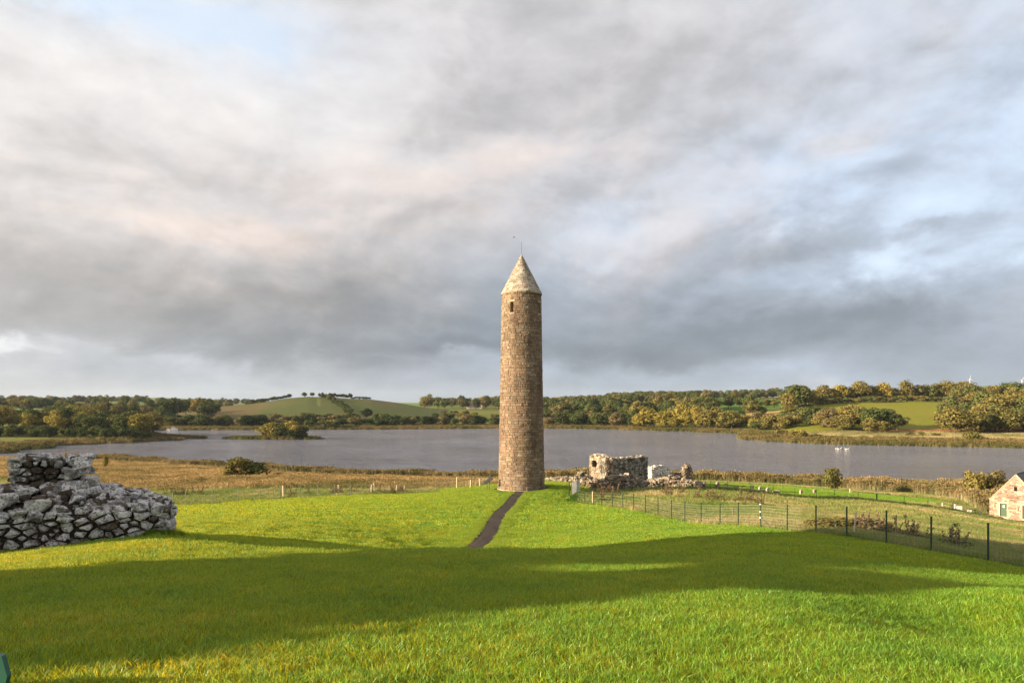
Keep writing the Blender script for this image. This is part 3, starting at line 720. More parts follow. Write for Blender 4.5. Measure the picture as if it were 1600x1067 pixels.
# ------------------------------------------------------------------ broken wall in the left foreground
def build_near_wall():
    r = random.Random(5)
    A = Vector(((-90-800)/F*16.2, 16.2, 0)); B = Vector(((268-800)/F*18.3, 18.3, 0))
    L = (B-A).length; U = (B-A).normalized(); N = Vector((U.y, -U.x, 0))
    if N.y > 0: N = -N
    zb = 14.80                      # foot of the wall; follow the ground a little
    O = Vector((A.x, A.y, zb))
    t = empty('broken_stone_wall', ((A.x+B.x)/2, (A.y+B.y)/2, zb), 'large broken rubble wall of pale lichened stones in the left foreground', 'ruined wall')
    C0 = Vector(t.location)
    O = O-C0
    def s_of(px, off=0.0):          # distance along the wall seen at photo column px, on the plane off metres behind the face
        P0 = A-N*off; u = (px-800)/F
        return (u*P0.y-P0.x)/(U.x-u*U.y)
    def z_of(py, s, off=0.0):
        y = (A+U*s-N*off).y; return EYE-(py-HY)/F*y
    foot = lambda s: gz(*(A+U*s)[:2])-.10
    top1 = lambda s: float(np.interp(s, [s_of(p) for p in (-90, 0, 60, 130, 190, 225, 268)], [.95, .92, .98, .94, .98, 1.02, .98]))
    # front face
    stones = []
    Hh = 1.25
    cells = rubble_cells(L, Hh, .30, .20, r, inside=lambda x, y: True)
    OF = O
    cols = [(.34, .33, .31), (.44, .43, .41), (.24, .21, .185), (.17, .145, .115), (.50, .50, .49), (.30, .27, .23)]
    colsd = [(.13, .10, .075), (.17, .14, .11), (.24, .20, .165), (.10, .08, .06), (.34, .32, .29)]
    def addstone(area, fn): stones.append((area, fn))
    z0 = -.12
    for s, poly in cells:
        if s[1] > top1(s[0])+.12: continue
        lowr = s[1] < .28
        def fn(mb, poly=poly, lowr=lowr):
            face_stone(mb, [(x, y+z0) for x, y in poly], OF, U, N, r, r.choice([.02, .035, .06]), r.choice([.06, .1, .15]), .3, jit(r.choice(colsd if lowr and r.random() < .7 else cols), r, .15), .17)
        addstone(poly_area(poly)*1.2, fn)
    # right-hand end face
    cellsE = rubble_cells(1.5, 1.05, .34, .27, r)
    UE = -N; NE = U
    for s, poly in cellsE:
        addstone(poly_area(poly)*.5, lambda mb, poly=poly: face_stone(mb, [(x, y+z0) for x, y in poly], OF+U*L, UE, NE, r, .03, .08, .3, jit(r.choice(cols), r, .15), .1))
    # sloping rubble between the face and the upper wall, and over its top
    def surf(s, w):
        e = s_of(150)
        rise = float(np.interp(s, [s_of(p) for p in (-90, 20, 110, 165, 205, 268)], [.62, .60, .66, .42, .22, .05]))
        return top1(s)-.08 + rise*min(1, w/1.15)
    for k in range(330):
        s = r.uniform(0, L-.12); w = r.uniform(.02, 2.2)
        sz = r.choice([.15, .2, .26, .32, .38]); h = sz*r.uniform(.55, .85)
        p = OF+U*s-N*w; z = surf(s, w)
        dm = .5 if w < 1.2 else .3
        addstone(sz*h*dm, lambda mb, p=p, z=z, sz=sz, h=h: rock(mb, (p.x, p.y, z+h*.08), (sz*1.05, sz*.8, h), r, jit(r.choice(cols+colsd[:3]), r, .3), tilt=.3))
    for (px, py, wpx, hpx, off) in [(8, 783, 44, 30, .25), (62, 789, 50, 26, .3), (30, 806, 30, 22, .05), (100, 805, 26, 16, .1), (45, 768, 40, 16, .9), (216, 795, 36, 22, .2), (248, 796, 34, 24, .1), (192, 782, 24, 14, .5), (160, 782, 26, 12, .8),
                                    (175, 790, 22, 14, .4), (140, 792, 24, 16, .4), (120, 783, 22, 18, .7), (88, 778, 40, 14, .9), (240, 784, 20, 8, .9)]:
        s = s_of(px, off); z = z_of(py, s, off)-C0.z; sc = (A+U*s-N*off).y/F; p = OF+U*s-N*off
        addstone(.3, lambda mb, p=p, z=z, w=wpx*sc, h=hpx*sc: rock(mb, (p.x, p.y, z), (w*.85, w*.7, h*.95), r, jit((.42, .41, .39), r, .15), rz=math.atan2(U.y, U.x)+r.uniform(-.2, .2), tilt=.12))
    # upper wall: a thick standing piece behind
    off = 1.25; s0, s1 = s_of(16, off), s_of(128, off); zt = z_of(716, (s0+s1)/2, off)-C0.z; zl = surf(s0, 1.2)-.5
    OU = OF+U*s0-N*off; WU = s1-s0; HU = zt-zl
    topu = lambda x: HU-.06+.05*math.sin(x*5)-(.10 if x < .35 else 0)
    for s, poly in rubble_cells(WU, HU, .28, .19, r):
        if s[1] > topu(s[0])+.05: continue
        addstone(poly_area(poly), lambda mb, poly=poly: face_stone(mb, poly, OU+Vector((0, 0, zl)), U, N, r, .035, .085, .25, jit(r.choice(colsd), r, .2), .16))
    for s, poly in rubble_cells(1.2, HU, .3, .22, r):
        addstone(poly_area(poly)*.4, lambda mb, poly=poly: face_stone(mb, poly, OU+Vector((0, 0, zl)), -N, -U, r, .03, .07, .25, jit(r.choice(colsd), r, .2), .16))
    for k in range(60):
        s = r.uniform(.05, WU+.15); w = r.uniform(0, 1.0); sz = r.uniform(.14, .34); p = OU+U*s-N*w
        addstone(sz*.15, lambda mb, p=p, sz=sz: rock(mb, (p.x, p.y, zl+HU-.03+r.uniform(-.03, .04)), (sz*1.2, sz, sz*.55), r, jit(r.choice(cols), r, .2), tilt=.35))
    for (px, py, wpx, hpx, of) in [(128, 723, 32, 20, 1.3), (116, 741, 30, 22, 1.15), (138, 734, 24, 14, 1.4), (146, 748, 26, 15, 1.2), (102, 764, 46, 26, .95), (147, 768, 26, 16, 1.0), (130, 758, 22, 18, 1.1),
                                  (124, 773, 30, 20, .9), (158, 779, 20, 12, 1.0), (93, 725, 14, 14, 1.2), (112, 718, 18, 10, 1.4), (80, 716, 30, 9, 1.5), (50, 715, 34, 8, 1.5), (24, 720, 18, 10, 1.3), (20, 737, 14, 14, 1.2), (135, 748, 16, 14, 1.25), (120, 756, 26, 12, 1.2)]:
        s = s_of(px, of); z = z_of(py, s, of)-C0.z; sc = (A+U*s-N*of).y/F; p = OF+U*s-N*of
        addstone(.3, lambda mb, p=p, z=z, w=wpx*sc, h=hpx*sc: rock(mb, (p.x, p.y, z), (w*.9, w*.8, h*1.0), r, jit((.40, .39, .37), r, .15), rz=math.atan2(U.y, U.x)+r.uniform(-.3, .3), tilt=.12))
    # lumps left of the standing piece
    for (px, py, wpx, hpx, of) in [(4, 770, 26, 30, 1.6), (-12, 775, 30, 30, 1.5), (-30, 770, 36, 34, 1.6), (12, 783, 20, 22, 1.4), (-60, 772, 40, 30, 1.6), (-80, 780, 40, 30, 1.3)]:
        s = s_of(px, of); z = z_of(py, s, of)-C0.z; sc = (A+U*s-N*of).y/F; p = OF+U*s-N*of
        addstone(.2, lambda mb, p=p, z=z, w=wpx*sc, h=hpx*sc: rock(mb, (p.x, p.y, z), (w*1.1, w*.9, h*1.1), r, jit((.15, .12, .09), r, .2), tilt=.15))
    stones.sort(key=lambda q: -q[0])
    for k, (a, fn) in enumerate(stones[:300]):
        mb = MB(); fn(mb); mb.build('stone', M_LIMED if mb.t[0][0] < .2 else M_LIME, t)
    mb = MB()
    for a, fn in stones[300:]: fn(mb)
    mb.build('small_stones', M_LIME, t, kind='stuff')
    # the earth and mortar fill that the stones sit in
    mb = MB(); ns = 40; nw = 22; vs = []; 
    for i in range(ns+1):
        for j in range(nw+1):
            s = L*i/ns; w = .02+2.3*j/nw; p = OF+U*(s-.02)-N*w
            z = surf(min(max(s, 0), L-.1), w)-.05
            sU = s; inU = (s0+.04 < sU < s1-.05) and (1.25+.03 < w < 2.25)
            if inU: z = zl+HU-.10
            z += .05*mnoise.noise(p*3)
            vs.append((p.x, p.y, z))
    fs = [(i*(nw+1)+j, (i+1)*(nw+1)+j, (i+1)*(nw+1)+j+1, i*(nw+1)+j+1)[::-1] for i in range(ns) for j in range(nw)]
    base = len(vs)
    border = [(i*(nw+1)) for i in range(ns+1)]+[ns*(nw+1)+j for j in range(1, nw+1)]+[i*(nw+1)+nw for i in range(ns-1, -1, -1)]+[j for j in range(nw-1, 0, -1)]
    for b in border: vs.append((vs[b][0], vs[b][1], -.6))
    n = len(border)
    for k in range(n): fs.append((border[k], border[(k+1) % n], base+(k+1) % n, base+k)[::-1])
    mb.add(vs, fs, (.055, .04, .028)); mb.build('earth_fill', M_LIMED, t)
    return A, B, U, N, L
NW = build_near_wall()
# ------------------------------------------------------------------ plain materials
def flat(name, c, rough=.6, spec=.3, metal=0.0, nz=.25, sc=8.0, bump=0.0):
    m, g, b = newmat(name, rough, spec); b.inputs['Metallic'].default_value = metal
    pos = g.n('ShaderNodeNewGeometry').outputs['Position']; n = g.noise(pos, sc, 6, .65)
    g.l(g.mix(1.0, c, g.ramp(n, [(.25, (1-nz,)*3), (.75, (1+nz,)*3)]), 'MULTIPLY'), b.inputs['Base Color'])
    if bump:
        bp = g.n('ShaderNodeBump'); bp.inputs['Strength'].default_value = bump; bp.inputs['Distance'].default_value = .03
        g.l(n, bp.inputs['Height']); g.l(bp.outputs[0], b.inputs['Normal'])
    return m
M_POST = flat('green_post_paint', (.018, .045, .032), .45, .4)
M_WIRE = flat('green_coated_wire', (.26, .31, .24), .5, .4)
M_BRACKET = flat('pale_bracket', (.6, .6, .58), .5, .4)
M_PATH = flat('dark_gravel_path', (.052, .042, .034), .95, .15, 0, .75, 5.0, 1.0)
M_WOOD = flat('weathered_wood', (.20, .15, .10), .9, .1, 0, .35, 20)
M_PALEW = flat('pale_stake', (.50, .42, .30), .8, .2, 0, .2, 10)
M_BLACK = flat('black_panel', (.02, .02, .022), .35, .5)
M_DOOR = flat('dark_green_door', (.025, .075, .04), .5, .4)
M_SLATE = flat('dark_roof_slate', (.045, .05, .06), .5, .4, 0, .35, 3)
M_DARK = flat('dark_glass', (.02, .02, .025), .1, .5)
M_WHITEP = flat('white_paint', (.78, .78, .76), .5, .3, 0, .06)
M_CREAM = flat('cream_sandstone_trim', (.46, .39, .30), .85, .2, 0, .12)
M_TEAL = flat('teal_green_enamel', (.010, .085, .065), .4, .5, 0, .15)
M_SWAN = flat('white_feathers', (.8, .8, .78), .8, .2, 0, .05)
M_CONC = flat('grey_steel_mesh', (.42, .42, .44), .5, .5)
M_REDROOF = flat('farm_roof', (.10, .08, .08), .8, .2)
M_PINKW = flat('pale_render', (.50, .40, .37), .8, .2, 0, .08)

# ------------------------------------------------------------------ path and the gravel ring at the tower
def drape(pts, width, lift=.012, sub=14, wob=.06, name='path'):
    P = [Vector((x, y)) for x, y in pts]; C = []
    for i in range(len(P)-1):
        a, b, c_, d = P[max(i-1, 0)], P[i], P[i+1], P[min(i+2, len(P)-1)]
        for k in range(sub):
            t = k/sub; C.append(.5*((2*b)+(-a+c_)*t+(2*a-5*b+4*c_-d)*t*t+(-a+3*b-3*c_+d)*t**3))
    C.append(P[-1]); r = random.Random(4); mb = MB(); rows = []
    for i, p in enumerate(C):
        d = (C[min(i+1, len(C)-1)]-C[max(i-1, 0)]).normalized(); n = Vector((-d.y, d.x)); w = width if not callable(width) else width(i/len(C))
        rows.append([p+n*(w/2*(k/2-1)*(1+(r.uniform(-wob, wob) if k in (0, 4) else 0))) for k in range(5)])
    flatp = np.array([(q.x, q.y) for row in rows for q in row]); zz = ground_np(flatp[:, 0], flatp[:, 1])
    vs = [(x, y, z+lift+(.02 if 0 < i % 5 < 4 else 0)) for i, ((x, y), z) in enumerate(zip(flatp, zz))]
    fs = [(i*5+k, i*5+k+1, (i+1)*5+k+1, (i+1)*5+k)[::-1] for i in range(len(rows)-1) for k in range(4)]
    mb.add(vs, fs); o = mb.build(name, M_PATH, smooth=True, kind='structure')
    if o.data.polygons[0].normal.z < 0: o.data.flip_normals()
    return C
pp = [(690, 876, 24.5), (706, 869, 28), (722, 863, 32), (750, 845, 36), (764, 827, 40), (772, 811, 45), (783, 797, 52), (795, 786, 58), (803, 777, 65), (812, 770, 71)]
PATH = drape([(W(*q)[0], q[2]) for q in pp], lambda t: 1.2, .03)
def gravel_ring():
    mb = MB(); vs = []; n = 72; rr = [2.2, 2.9, 3.25]
    r = random.Random(8); pts = []
    for k in range(n):
        a = 2*math.pi*k/n
        for j, q in enumerate(rr):
            q2 = q+(r.uniform(-.07, .07)+.35*max(0, -math.sin(a))*0 if j == 2 else 0) + (.45 if j == 2 and abs(math.cos(a)) > .7 else 0)
            pts.append((TX+q2*math.cos(a), TY+q2*math.sin(a)))
    P = np.array(pts); z = ground_np(P[:, 0], P[:, 1])
    vs = [(x, y, zz+.05) for (x, y), zz in zip(pts, z)]
    fs = [(3*k+j, 3*k+j+1, 3*((k+1) % n)+j+1, 3*((k+1) % n)+j) for k in range(n) for j in (0, 1)]
    mb.add(vs, fs); mb.build('gravel_surround', M_PATH, kind='structure')
gravel_ring()
SP = [(-120, 884, 14.6), (-20, 870, 15.9), (40, 864, 16.4), (85, 860.5, 16.8), (120, 858, 17.0)]
SPATH = drape([(W(*q)[0], q[2]) for q in SP], lambda t: .8*(1-t**3)+.05, .035, name='asphalt_path')

# ------------------------------------------------------------------ right-hand wire fence
def wire_panel(mb, A, B, ht, dv=.15, hz=9, rad=.0025):
    L = (B-A).length; U = (B-A)/L; N = Vector((-U.y, U.x, 0)).normalized()
    for k in range(hz):
        z = .04+(ht-.06)*k/(hz-1); rd = rad*(1.25 if k in (0, hz-1, hz//2) else 1)
        mb.tube([A+Vector((0, 0, z)), B+Vector((0, 0, z))], rd, 3, cap=False)
    n = int(math.hypot(B.x-A.x, B.y-A.y)/dv)
    for k in range(1, n):
        p = A+(B-A)*(k/n); mb.tube([p+Vector((0, 0, .04)), p+Vector((0, 0, ht-.02))], rad*.8, 3, cap=False)
def build_fence():
    r = random.Random(2)
    pts = [Vector((x, y, gz(x, y))) for x, y in FX]
    d = (pts[0]-pts[1]); ext = [pts[0]+d*k*1.0 for k in (3, 2, 1)]
    ext = [Vector((p.x, p.y, gz(p.x, p.y))) for p in ext]; allp = ext+pts
    t = empty('wire_fence', allp[8], 'dark green wire mesh fence running down the right side of the lawn', 'fence')
    C0 = Vector(t.location)
    hts = [1.32, 1.32, 1.32]+[1.30, 1.29, 1.33, 1.31, 1.30, 1.29, 1.27, 1.30, 1.30, 1.32, 1.32, 1.33, 1.38, 1.33, 1.31, 1.31, 1.30, 1.32, 1.28, 1.33, 1.30]
    for k, (p, h) in enumerate(zip(allp, hts)):
        mb = MB(); q = p-C0; w = .045; lean = r.uniform(-.02, .02)
        mb.box((q.x, q.y, q.z+h/2-.1), (w, w, h+.2), .4, tilt=None); mb.box((q.x, q.y, q.z+h+.01), (w+.012, w+.012, .03), .4)
        o = mb.build('fence_post', M_POST, t)
        if k == 3+6:   # braced straining post with pale brackets
            for zz in (h-.04, h*.66, h*.42):
                mb = MB(); mb.box((q.x, q.y, q.z+zz), (.085, .085, .05), .4); mb.build('bracket', M_BRACKET, o)
            dd = (allp[k-1]-allp[k]); dd.z = 0; dd.normalize(); e = q+dd*.72+Vector((.18, 0, 0)); e.z = gz(e.x+C0.x, e.y+C0.y)-C0.z
            mb = MB(); mb.tube([q+Vector((0, 0, h*.46)), e], .032, 6); mb.build('brace', M_POST, o, label='diagonal brace of the straining post')
    mb = MB()
    for a, b in zip(allp[:-1], allp[1:]):
        mb_a = a-C0; mb_b = b-C0; dist = (a.y+b.y)/2
        wire_panel(mb, mb_a, mb_b, 1.2, .15 if dist < 48 else .3, 9 if dist < 48 else 6, .0034 if dist < 48 else .0032)
    mb.build('wire_mesh', M_WIRE, t, kind='stuff')
build_fence()
def small_post(name, x, y, h, w, mat, label, cat, group=None, lean=(0, 0), n=4):
    mb = MB(); mb.tube([(0, 0, -.15), (lean[0], lean[1], h)], w/2, n)
    return mb.build(name, mat, None, loc=(x, y, gz(x, y)), label=label, cat=cat, group=group)
# old wooden stakes standing inside the fence
for (px, py, d, h, lx, col, lab) in [(1333, 842, 30.2, 1.1, .16, M_PALEW, 'leaning bleached wooden stake beside the thorny clump inside the fence'), (1399, 842, 31.5, 1.12, .07, M_WOOD, 'dark wooden stake among the red dock stems behind the fence'),
                             (1145, 818, 41.5, .98, .0, M_WOOD, 'brown wooden stake just left of the braced fence post')]:
    x, y, z = W(px, py, d); small_post('wooden_stake', x, y, h, .07, col, lab, 'stake', lean=(lx, .05), n=5)
# the grey gate at the far end
def gate():
    a = FX[-1]; x0, y0 = W(893, 783, 71)[:2]; x1, y1 = W(906, 782, 75)[:2]
    t = empty('mesh_gate', (x0, y0, gz(x0, y0)), 'pale grey mesh gate standing open at the far end of the green fence', 'gate')
    A = Vector((0, 0, 0)); B = Vector((x1-x0, y1-y0, gz(x1, y1)-gz(x0, y0)))
    mb = MB()
    for p in (A, B): mb.tube([p, p+Vector((0, 0, 1.45))], .03, 6)
    mb.tube([A+Vector((0, 0, .1)), B+Vector((0, 0, .1))], .022, 6); mb.tube([A+Vector((0, 0, 1.4)), B+Vector((0, 0, 1.4))], .022, 6)
    mb.build('frame', M_CONC, t)
    mb = MB(); L = B-A; n = 26
    for k in range(n):
        u = k/n; v = min(1, u+.28); mb.tube([A+L*u+Vector((0, 0, .1)), A+L*v+Vector((0, 0, .1+1.3*(v-u)/.28))], .011, 3, cap=False)
        u = 1-u; v = max(0, u-.28); mb.tube([A+L*u+Vector((0, 0, .1)), A+L*v+Vector((0, 0, .1+1.3*(u-v)/.28))], .011, 3, cap=False)
    mb.build('chain_link', M_CONC, t, kind='stuff')
    mb = MB(); mb.tube([(-.25, -.1, -.1), (-.25, -.1, 1.6)], .05, 6); mb.build('gate_post', M_POST, t)
    x, y, z = W(926, 788, 64.5); small_post('wooden_stake', x, y, 1.25, .11, M_PALEW, 'short pale timber post right of the mesh gate', 'stake', n=6)
gate()
# left-hand fence: thin green posts and two wires
def left_fence():
    pts = [Vector((x, y, gz(x, y))) for x, y in LFENCE]
    e = pts[-1]; bx, by = hit(690, 757, 60)[:2]
    pts2 = [Vector((x, y, gz(x, y))) for x, y in [hit(*q, dmin=55)[:2] for q in [(690, 766), (700, 762), (718, 761), (735, 761), (752, 762), (768, 763)]]]
    t = empty('wire_fence', pts[6], 'thin grey-green wire fence with many posts along the far left edge of the lawn', 'fence'); C0 = Vector(t.location)
    for k, p in enumerate(pts+pts2):
        mb = MB(); q = p-C0; h = 1.22; mb.tube([q-Vector((0, 0, .2)), q+Vector((0, 0, h))], .032, 5); mb.build('fence_post', M_LPOST, t)
    mb = MB()
    al = pts+pts2
    for a, b in zip(al[:-1], al[1:]): wire_panel(mb, a-C0, b-C0, 1.1, .6, 5, .005)
    mb.build('wire_mesh', M_WIRE, t, kind='stuff')
M_LPOST = flat('grey_green_post', (.12, .14, .11), .6, .3)
left_fence()
# pale tree guards and stakes beyond the left fence
GRD = [(443, 777, 1.2), (529, 771, .95), (580, 770, .9), (585, 769, 1.0), (714, 763, 1.35), (735, 762, .95), (750, 760, .95), (620, 769, .8)]
for i, (px, py, h) in enumerate(GRD):
    x, y, z = hit(px, py, 55); s = ['beside a fence post at the left end of the row', 'under the dead brown weeds', 'left one of a close pair', 'right one of a close pair', 'tall and lone, left of the tower', 'low beside the sloping information panel', 'just left of the tower foot', 'half hidden in the dry grass'][i]
    small_post('wooden_stake', x, y, h, .17, M_PALEW, 'pale timber tree stake ' + s, 'stake', lean=(.05*((i*7) % 3-1), 0), n=7)
# back fence of the rough field, seen small
def back_fence():
    px = [(930, 765), (952, 765.5), (976, 766), (988, 767), (1001, 767.5), (1018, 767), (1035, 766), (1062, 765), (1083, 764.5), (1110, 768), (1137, 772), (1172, 775), (1208, 776.5), (1242, 776.5), (1276, 779.5), (1304, 782), (1341, 785.5), (1370, 788), (1413, 793), (1450, 796), (1488, 800.5), (1524, 803)]
    pts = []
    for i, (a, b) in enumerate(px):
        d = float(np.interp(a, [930, 1083, 1242, 1400, 1524], [76, 80, 86, 92, 96])); x = (a-800)/F*d; pts.append(Vector((x, d, gz(x, d))))
    t = empty('wire_fence', pts[8], 'low thin wire fence on dark posts across the rough field before the graves', 'fence'); C0 = Vector(t.location)
    for p in pts:
        mb = MB(); q = p-C0; mb.tube([q-Vector((0, 0, .2)), q+Vector((0, 0, 1.1))], .028, 5); mb.build('fence_post', M_POST, t)
    mb = MB()
    for a, b in zip(pts[:-1], pts[1:]): wire_panel(mb, a-C0, b-C0, 1.0, 1.0, 4, .005)
    mb.build('wire_mesh', M_WIRE, t, kind='stuff')
    # gate post with a pale cap
    x, y, z = W(1370, 787, 89.5); mb = MB(); mb.box((0, 0, .5), (.12, .12, 1.2)); g = mb.build('marker_post', M_POST, None, loc=(x, y, gz(x, y)), label='dark post with a small pale top panel at the edge of the green strip', cat='post')
    mb = MB(); mb.box((.02, 0, 1.16), (.34, .22, .09)); mb.build('top_panel', M_BRACKET, g)
back_fence()

# ------------------------------------------------------------------ information panels and small things
def lectern():
    x, y, z = W(763, 762, 73); z = gz(x, y)
    t = empty('information_stand', (x, y, z), 'sloping black information panel on two posts just left of the tower', 'sign', rz=.5)
    for s in (-.14, .14):
        mb = MB(); mb.tube([(s, 0, -.2), (s, 0, .95)], .03, 6); mb.build('post', M_POST, t)
    from mathutils import Euler
    mb = MB(); mb.box((0, 0, 1.05), (1.0, .62, .05), tilt=Euler((.15, -.55, 0))); mb.build('panel', M_BLACK, t)
lectern()
for (px, py, wpx, hpx, d, lab) in [(1498.5, 804, 9.4, 6.4, 97, 'larger white sign board in the grass left of the stone cottage'), (1514.5, 805, 7, 5, 97, 'smaller white sign board nearest the stone cottage')]:
    x, y, z = W(px, py, d); z = gz(x, y); s = d/F; ztop = EYE-((793.5-4 if wpx > 8 else 799-3)-HY)/F*d
    t = empty('sign', (x, y, z), lab, 'sign')
    mb = MB(); zc0 = EYE-((793.5 if wpx > 8 else 799)-HY)/F*d; mb.box((0, -.03, zc0-z), (wpx*s, .03, hpx*s)); mb.build('board', M_WHITEP, t)
    for q in (-.4, .4): mb = MB(); mb.tube([(q*wpx*s, 0, -.1), (q*wpx*s, 0, zc0-z)], .03, 5); mb.build('post', M_POST, t)
for (px, py, h, m, lab, nm, cat) in [(1472.5, 800, .72, M_PALEW, 'short cream marker post left of the white boards', 'marker_post', 'post'), (1532, 799, .7, M_POST, 'dark bin-like post beside the cottage corner', 'marker_post', 'post'),
                              (1492, 787, .85, M_BRACKET, 'white topped marker post behind the larger white board', 'marker_post', 'post'), (1328, 770, .75, M_PALEW, 'lone pale post at the edge of the reeds', 'marker_post', 'post')]:
    d = 97 if px > 1400 else 108; x = (px-800)/F*d; z = gz(x, d); mb = MB(); mb.tube([(0, 0, -.1), (0, 0, h)], .09, 6); mb.build(nm, m, None, loc=(x, d, z), label=lab, cat=cat)
# green thing cut by the lower left corner: the head of an enamelled information stand
def corner_stand():
    d = 4.6; x0 = (-6-800)/F*d; zt = EYE-(1022-HY)/F*d; g0 = gz(x0-.2, d)
    t = empty('information_stand', (x0-.25, d, g0), 'teal green enamelled stand cut off by the bottom left corner of the frame', 'sign')
    from mathutils import Euler
    h = zt-g0
    mb = MB()
    P = [(-.55, 0, h-.30), (.30, 0, h-.30), (.338, 0, h-.14), (.30, 0, h-.005), (.26, 0, h+.005), (-.50, 0, h-.0)]
    vs = [(a, -.02, c) for a, b, c in P]+[(a, .02, c) for a, b, c in P]; n = 6
    mb.add(vs, [tuple(range(n)), tuple(range(2*n-1, n-1, -1))]+[(i, i+n, (i+1) % n+n, (i+1) % n) for i in range(n)]); mb.build('panel', M_TEAL, t)
    for s in (-.4, .1): mb = MB(); mb.tube([(s, .04, -.1), (s, .04, h-.2)], .025, 8); mb.build('post', M_TEAL, t)
corner_stand()

# ------------------------------------------------------------------ stone cottage on the right
def cottage():
    r = random.Random(12); d = 105.0
    A = Vector(((1546-800)/F*d, d, 0)); zb = EYE-(810-HY)/F*d
    ze = EYE-(780-HY)/F*d; za = EYE-(741-HY)/F*(d-2.0)
    ku = (1587.5-800)/F; ax = 0
    U = Vector((.66, -.75, 0)).normalized(); Wd = 2*(ku*A.y-A.x)/(U.x-ku*U.y); N = Vector((U.y, -U.x, 0)); D = -N    # D runs back along the ridge
    t = empty('stone_cottage', (A.x, A.y, zb), 'pinkish stone cottage with dark slate roof and green doors at the right edge', 'building')
    he = ze-zb; ha = za-zb; Ln = 15.0
    roofline = lambda s: he+(ha-he)*(1-abs(s-Wd/2)/(Wd/2))
    O = Vector((0, 0, 0)); Z = Vector((0, 0, 1))
    def pt(s, dep, z): return U*s+D*dep+Z*z
    sx = lambda px: (lambda k: (k*A.y-A.x)/(U.x-k*U.y))((px-800)/F)
    zz = lambda py: EYE-(py-HY)/F*(d-1.6)-zb
    dr0, dr1, dz0, dz1 = sx(1562.5), sx(1573.5), zz(807), zz(786.5)
    doors = [(dr0, dr1, dz0, dz1), (sx(1597.5), sx(1608.5), dz0-.05, dz1-.05)]
    win = (sx(1584.3), sx(1589.6), zz(766.3), zz(759.3))
    slits = [(sx(1554.0), sx(1555.2), zz(795), zz(784)), (sx(1590.3), sx(1591.5), zz(797), zz(787))]
    bars = [(sx(1553.4), sx(1557.5), zz(787.6), zz(786.4)), (sx(1589.8), sx(1593.6), zz(790.6), zz(789.4))]
    holes = doors+[win]+slits+bars
    # wall as a grid with true openings
    def wall_grid(name, xs, zs, P, inside, mat, tint, parent):
        mb = MB()
        for i in range(len(xs)-1):
            for j in range(len(zs)-1):
                x0, x1, z0, z1 = xs[i], xs[i+1], zs[j], zs[j+1]
                if inside((x0+x1)/2, (z0+z1)/2): continue
                mb.add([P(x0, z0), P(x1, z0), P(x1, z1), P(x0, z1)], [(0, 1, 2, 3)], tint)
        return mb.build(name, mat, parent)
    # front gable: coursed stones as small solid blocks over a core
    core = MB(); dep = .3
    xs = sorted(set([0, Wd/2, Wd]+[v for h in holes for v in h[:2]]))
    for x0, x1 in zip(xs[:-1], xs[1:]):
        xm = (x0+x1)/2; gaps = sorted([(h[2], h[3]) for h in holes if h[0] < xm < h[1]]); z0 = -.4; segs = []
        for a, b in gaps: segs.append((z0, a)); z0 = b
        segs.append((z0, None))
        for a, b in segs:
            t0, t1 = (roofline(x0)-.02, roofline(x1)-.02) if b is None else (b, b)
            q = [pt(x0, 0, a), pt(x1, 0, a), pt(x1, 0, t1), pt(x0, 0, t0), pt(x0, dep, a), pt(x1, dep, a), pt(x1, dep, t1), pt(x0, dep, t0)]
            core.add(q, [(0, 1, 2, 3), (5, 4, 7, 6), (0, 4, 5, 1), (3, 2, 6, 7), (0, 3, 7, 4), (1, 5, 6, 2)], (.36, .27, .21))
    core.build('gable_wall', M_HOUSE, t)
    mb = MB(); z = -.1; cols = [(.23, .15, .115), (.27, .185, .14), (.18, .115, .088), (.35, .27, .21), (.24, .175, .14), (.40, .33, .27)]
    while z < ha:
        ch = r.choice([.14, .18, .22, .26]); x = -r.uniform(0, .3)
        while x < Wd:
            w = r.choice([.2, .3, .42, .55, .7]); x0, x1 = max(x, 0)+.008, min(x+w, Wd)-.008; x += w
            if x1-x0 < .06: continue
            if z+ch > min(roofline(x0), roofline(x1))-.02: continue
            if any(h[0]-.0 < x1 and h[1] > x0 and h[2] < z+ch and h[3] > z for h in holes): continue
            pr = r.uniform(.01, .04); z0, z1 = z+.008, z+ch-.008
            q = [pt(x0, .0, z0), pt(x1, .0, z0), pt(x1, .0, z1), pt(x0, .0, z1), pt(x0+.01, -pr, z0+.01), pt(x1-.01, -pr, z0+.01), pt(x1-.01, -pr, z1-.01), pt(x0+.01, -pr, z1-.01)]
            mb.add(q, [(4, 5, 6, 7), (0, 1, 5, 4), (3, 7, 6, 2), (0, 4, 7, 3), (1, 2, 6, 5)], jit(r.choice(cols), r, .1))
        z += ch
    mb.build('facing_stones', M_HOUSE, t, kind='stuff')
    # other walls
    mb = MB(); mb.add([pt(0, dep, -.4), pt(0, Ln, -.4), pt(0, Ln, he), pt(0, dep, he)], [(3, 2, 1, 0)], (.42, .31, .24)); mb.add([pt(Wd, dep, -.4), pt(Wd, Ln, -.4), pt(Wd, Ln, he), pt(Wd, dep, he)], [(0, 1, 2, 3)], (.42, .31, .24))
    mb.add([pt(0, Ln, -.4), pt(Wd, Ln, -.4), pt(Wd, Ln, he), pt(Wd/2, Ln, ha-.05), pt(0, Ln, he)], [(4, 3, 2, 1, 0)], (.42, .31, .24)); mb.build('wall', M_HOUSE, t)
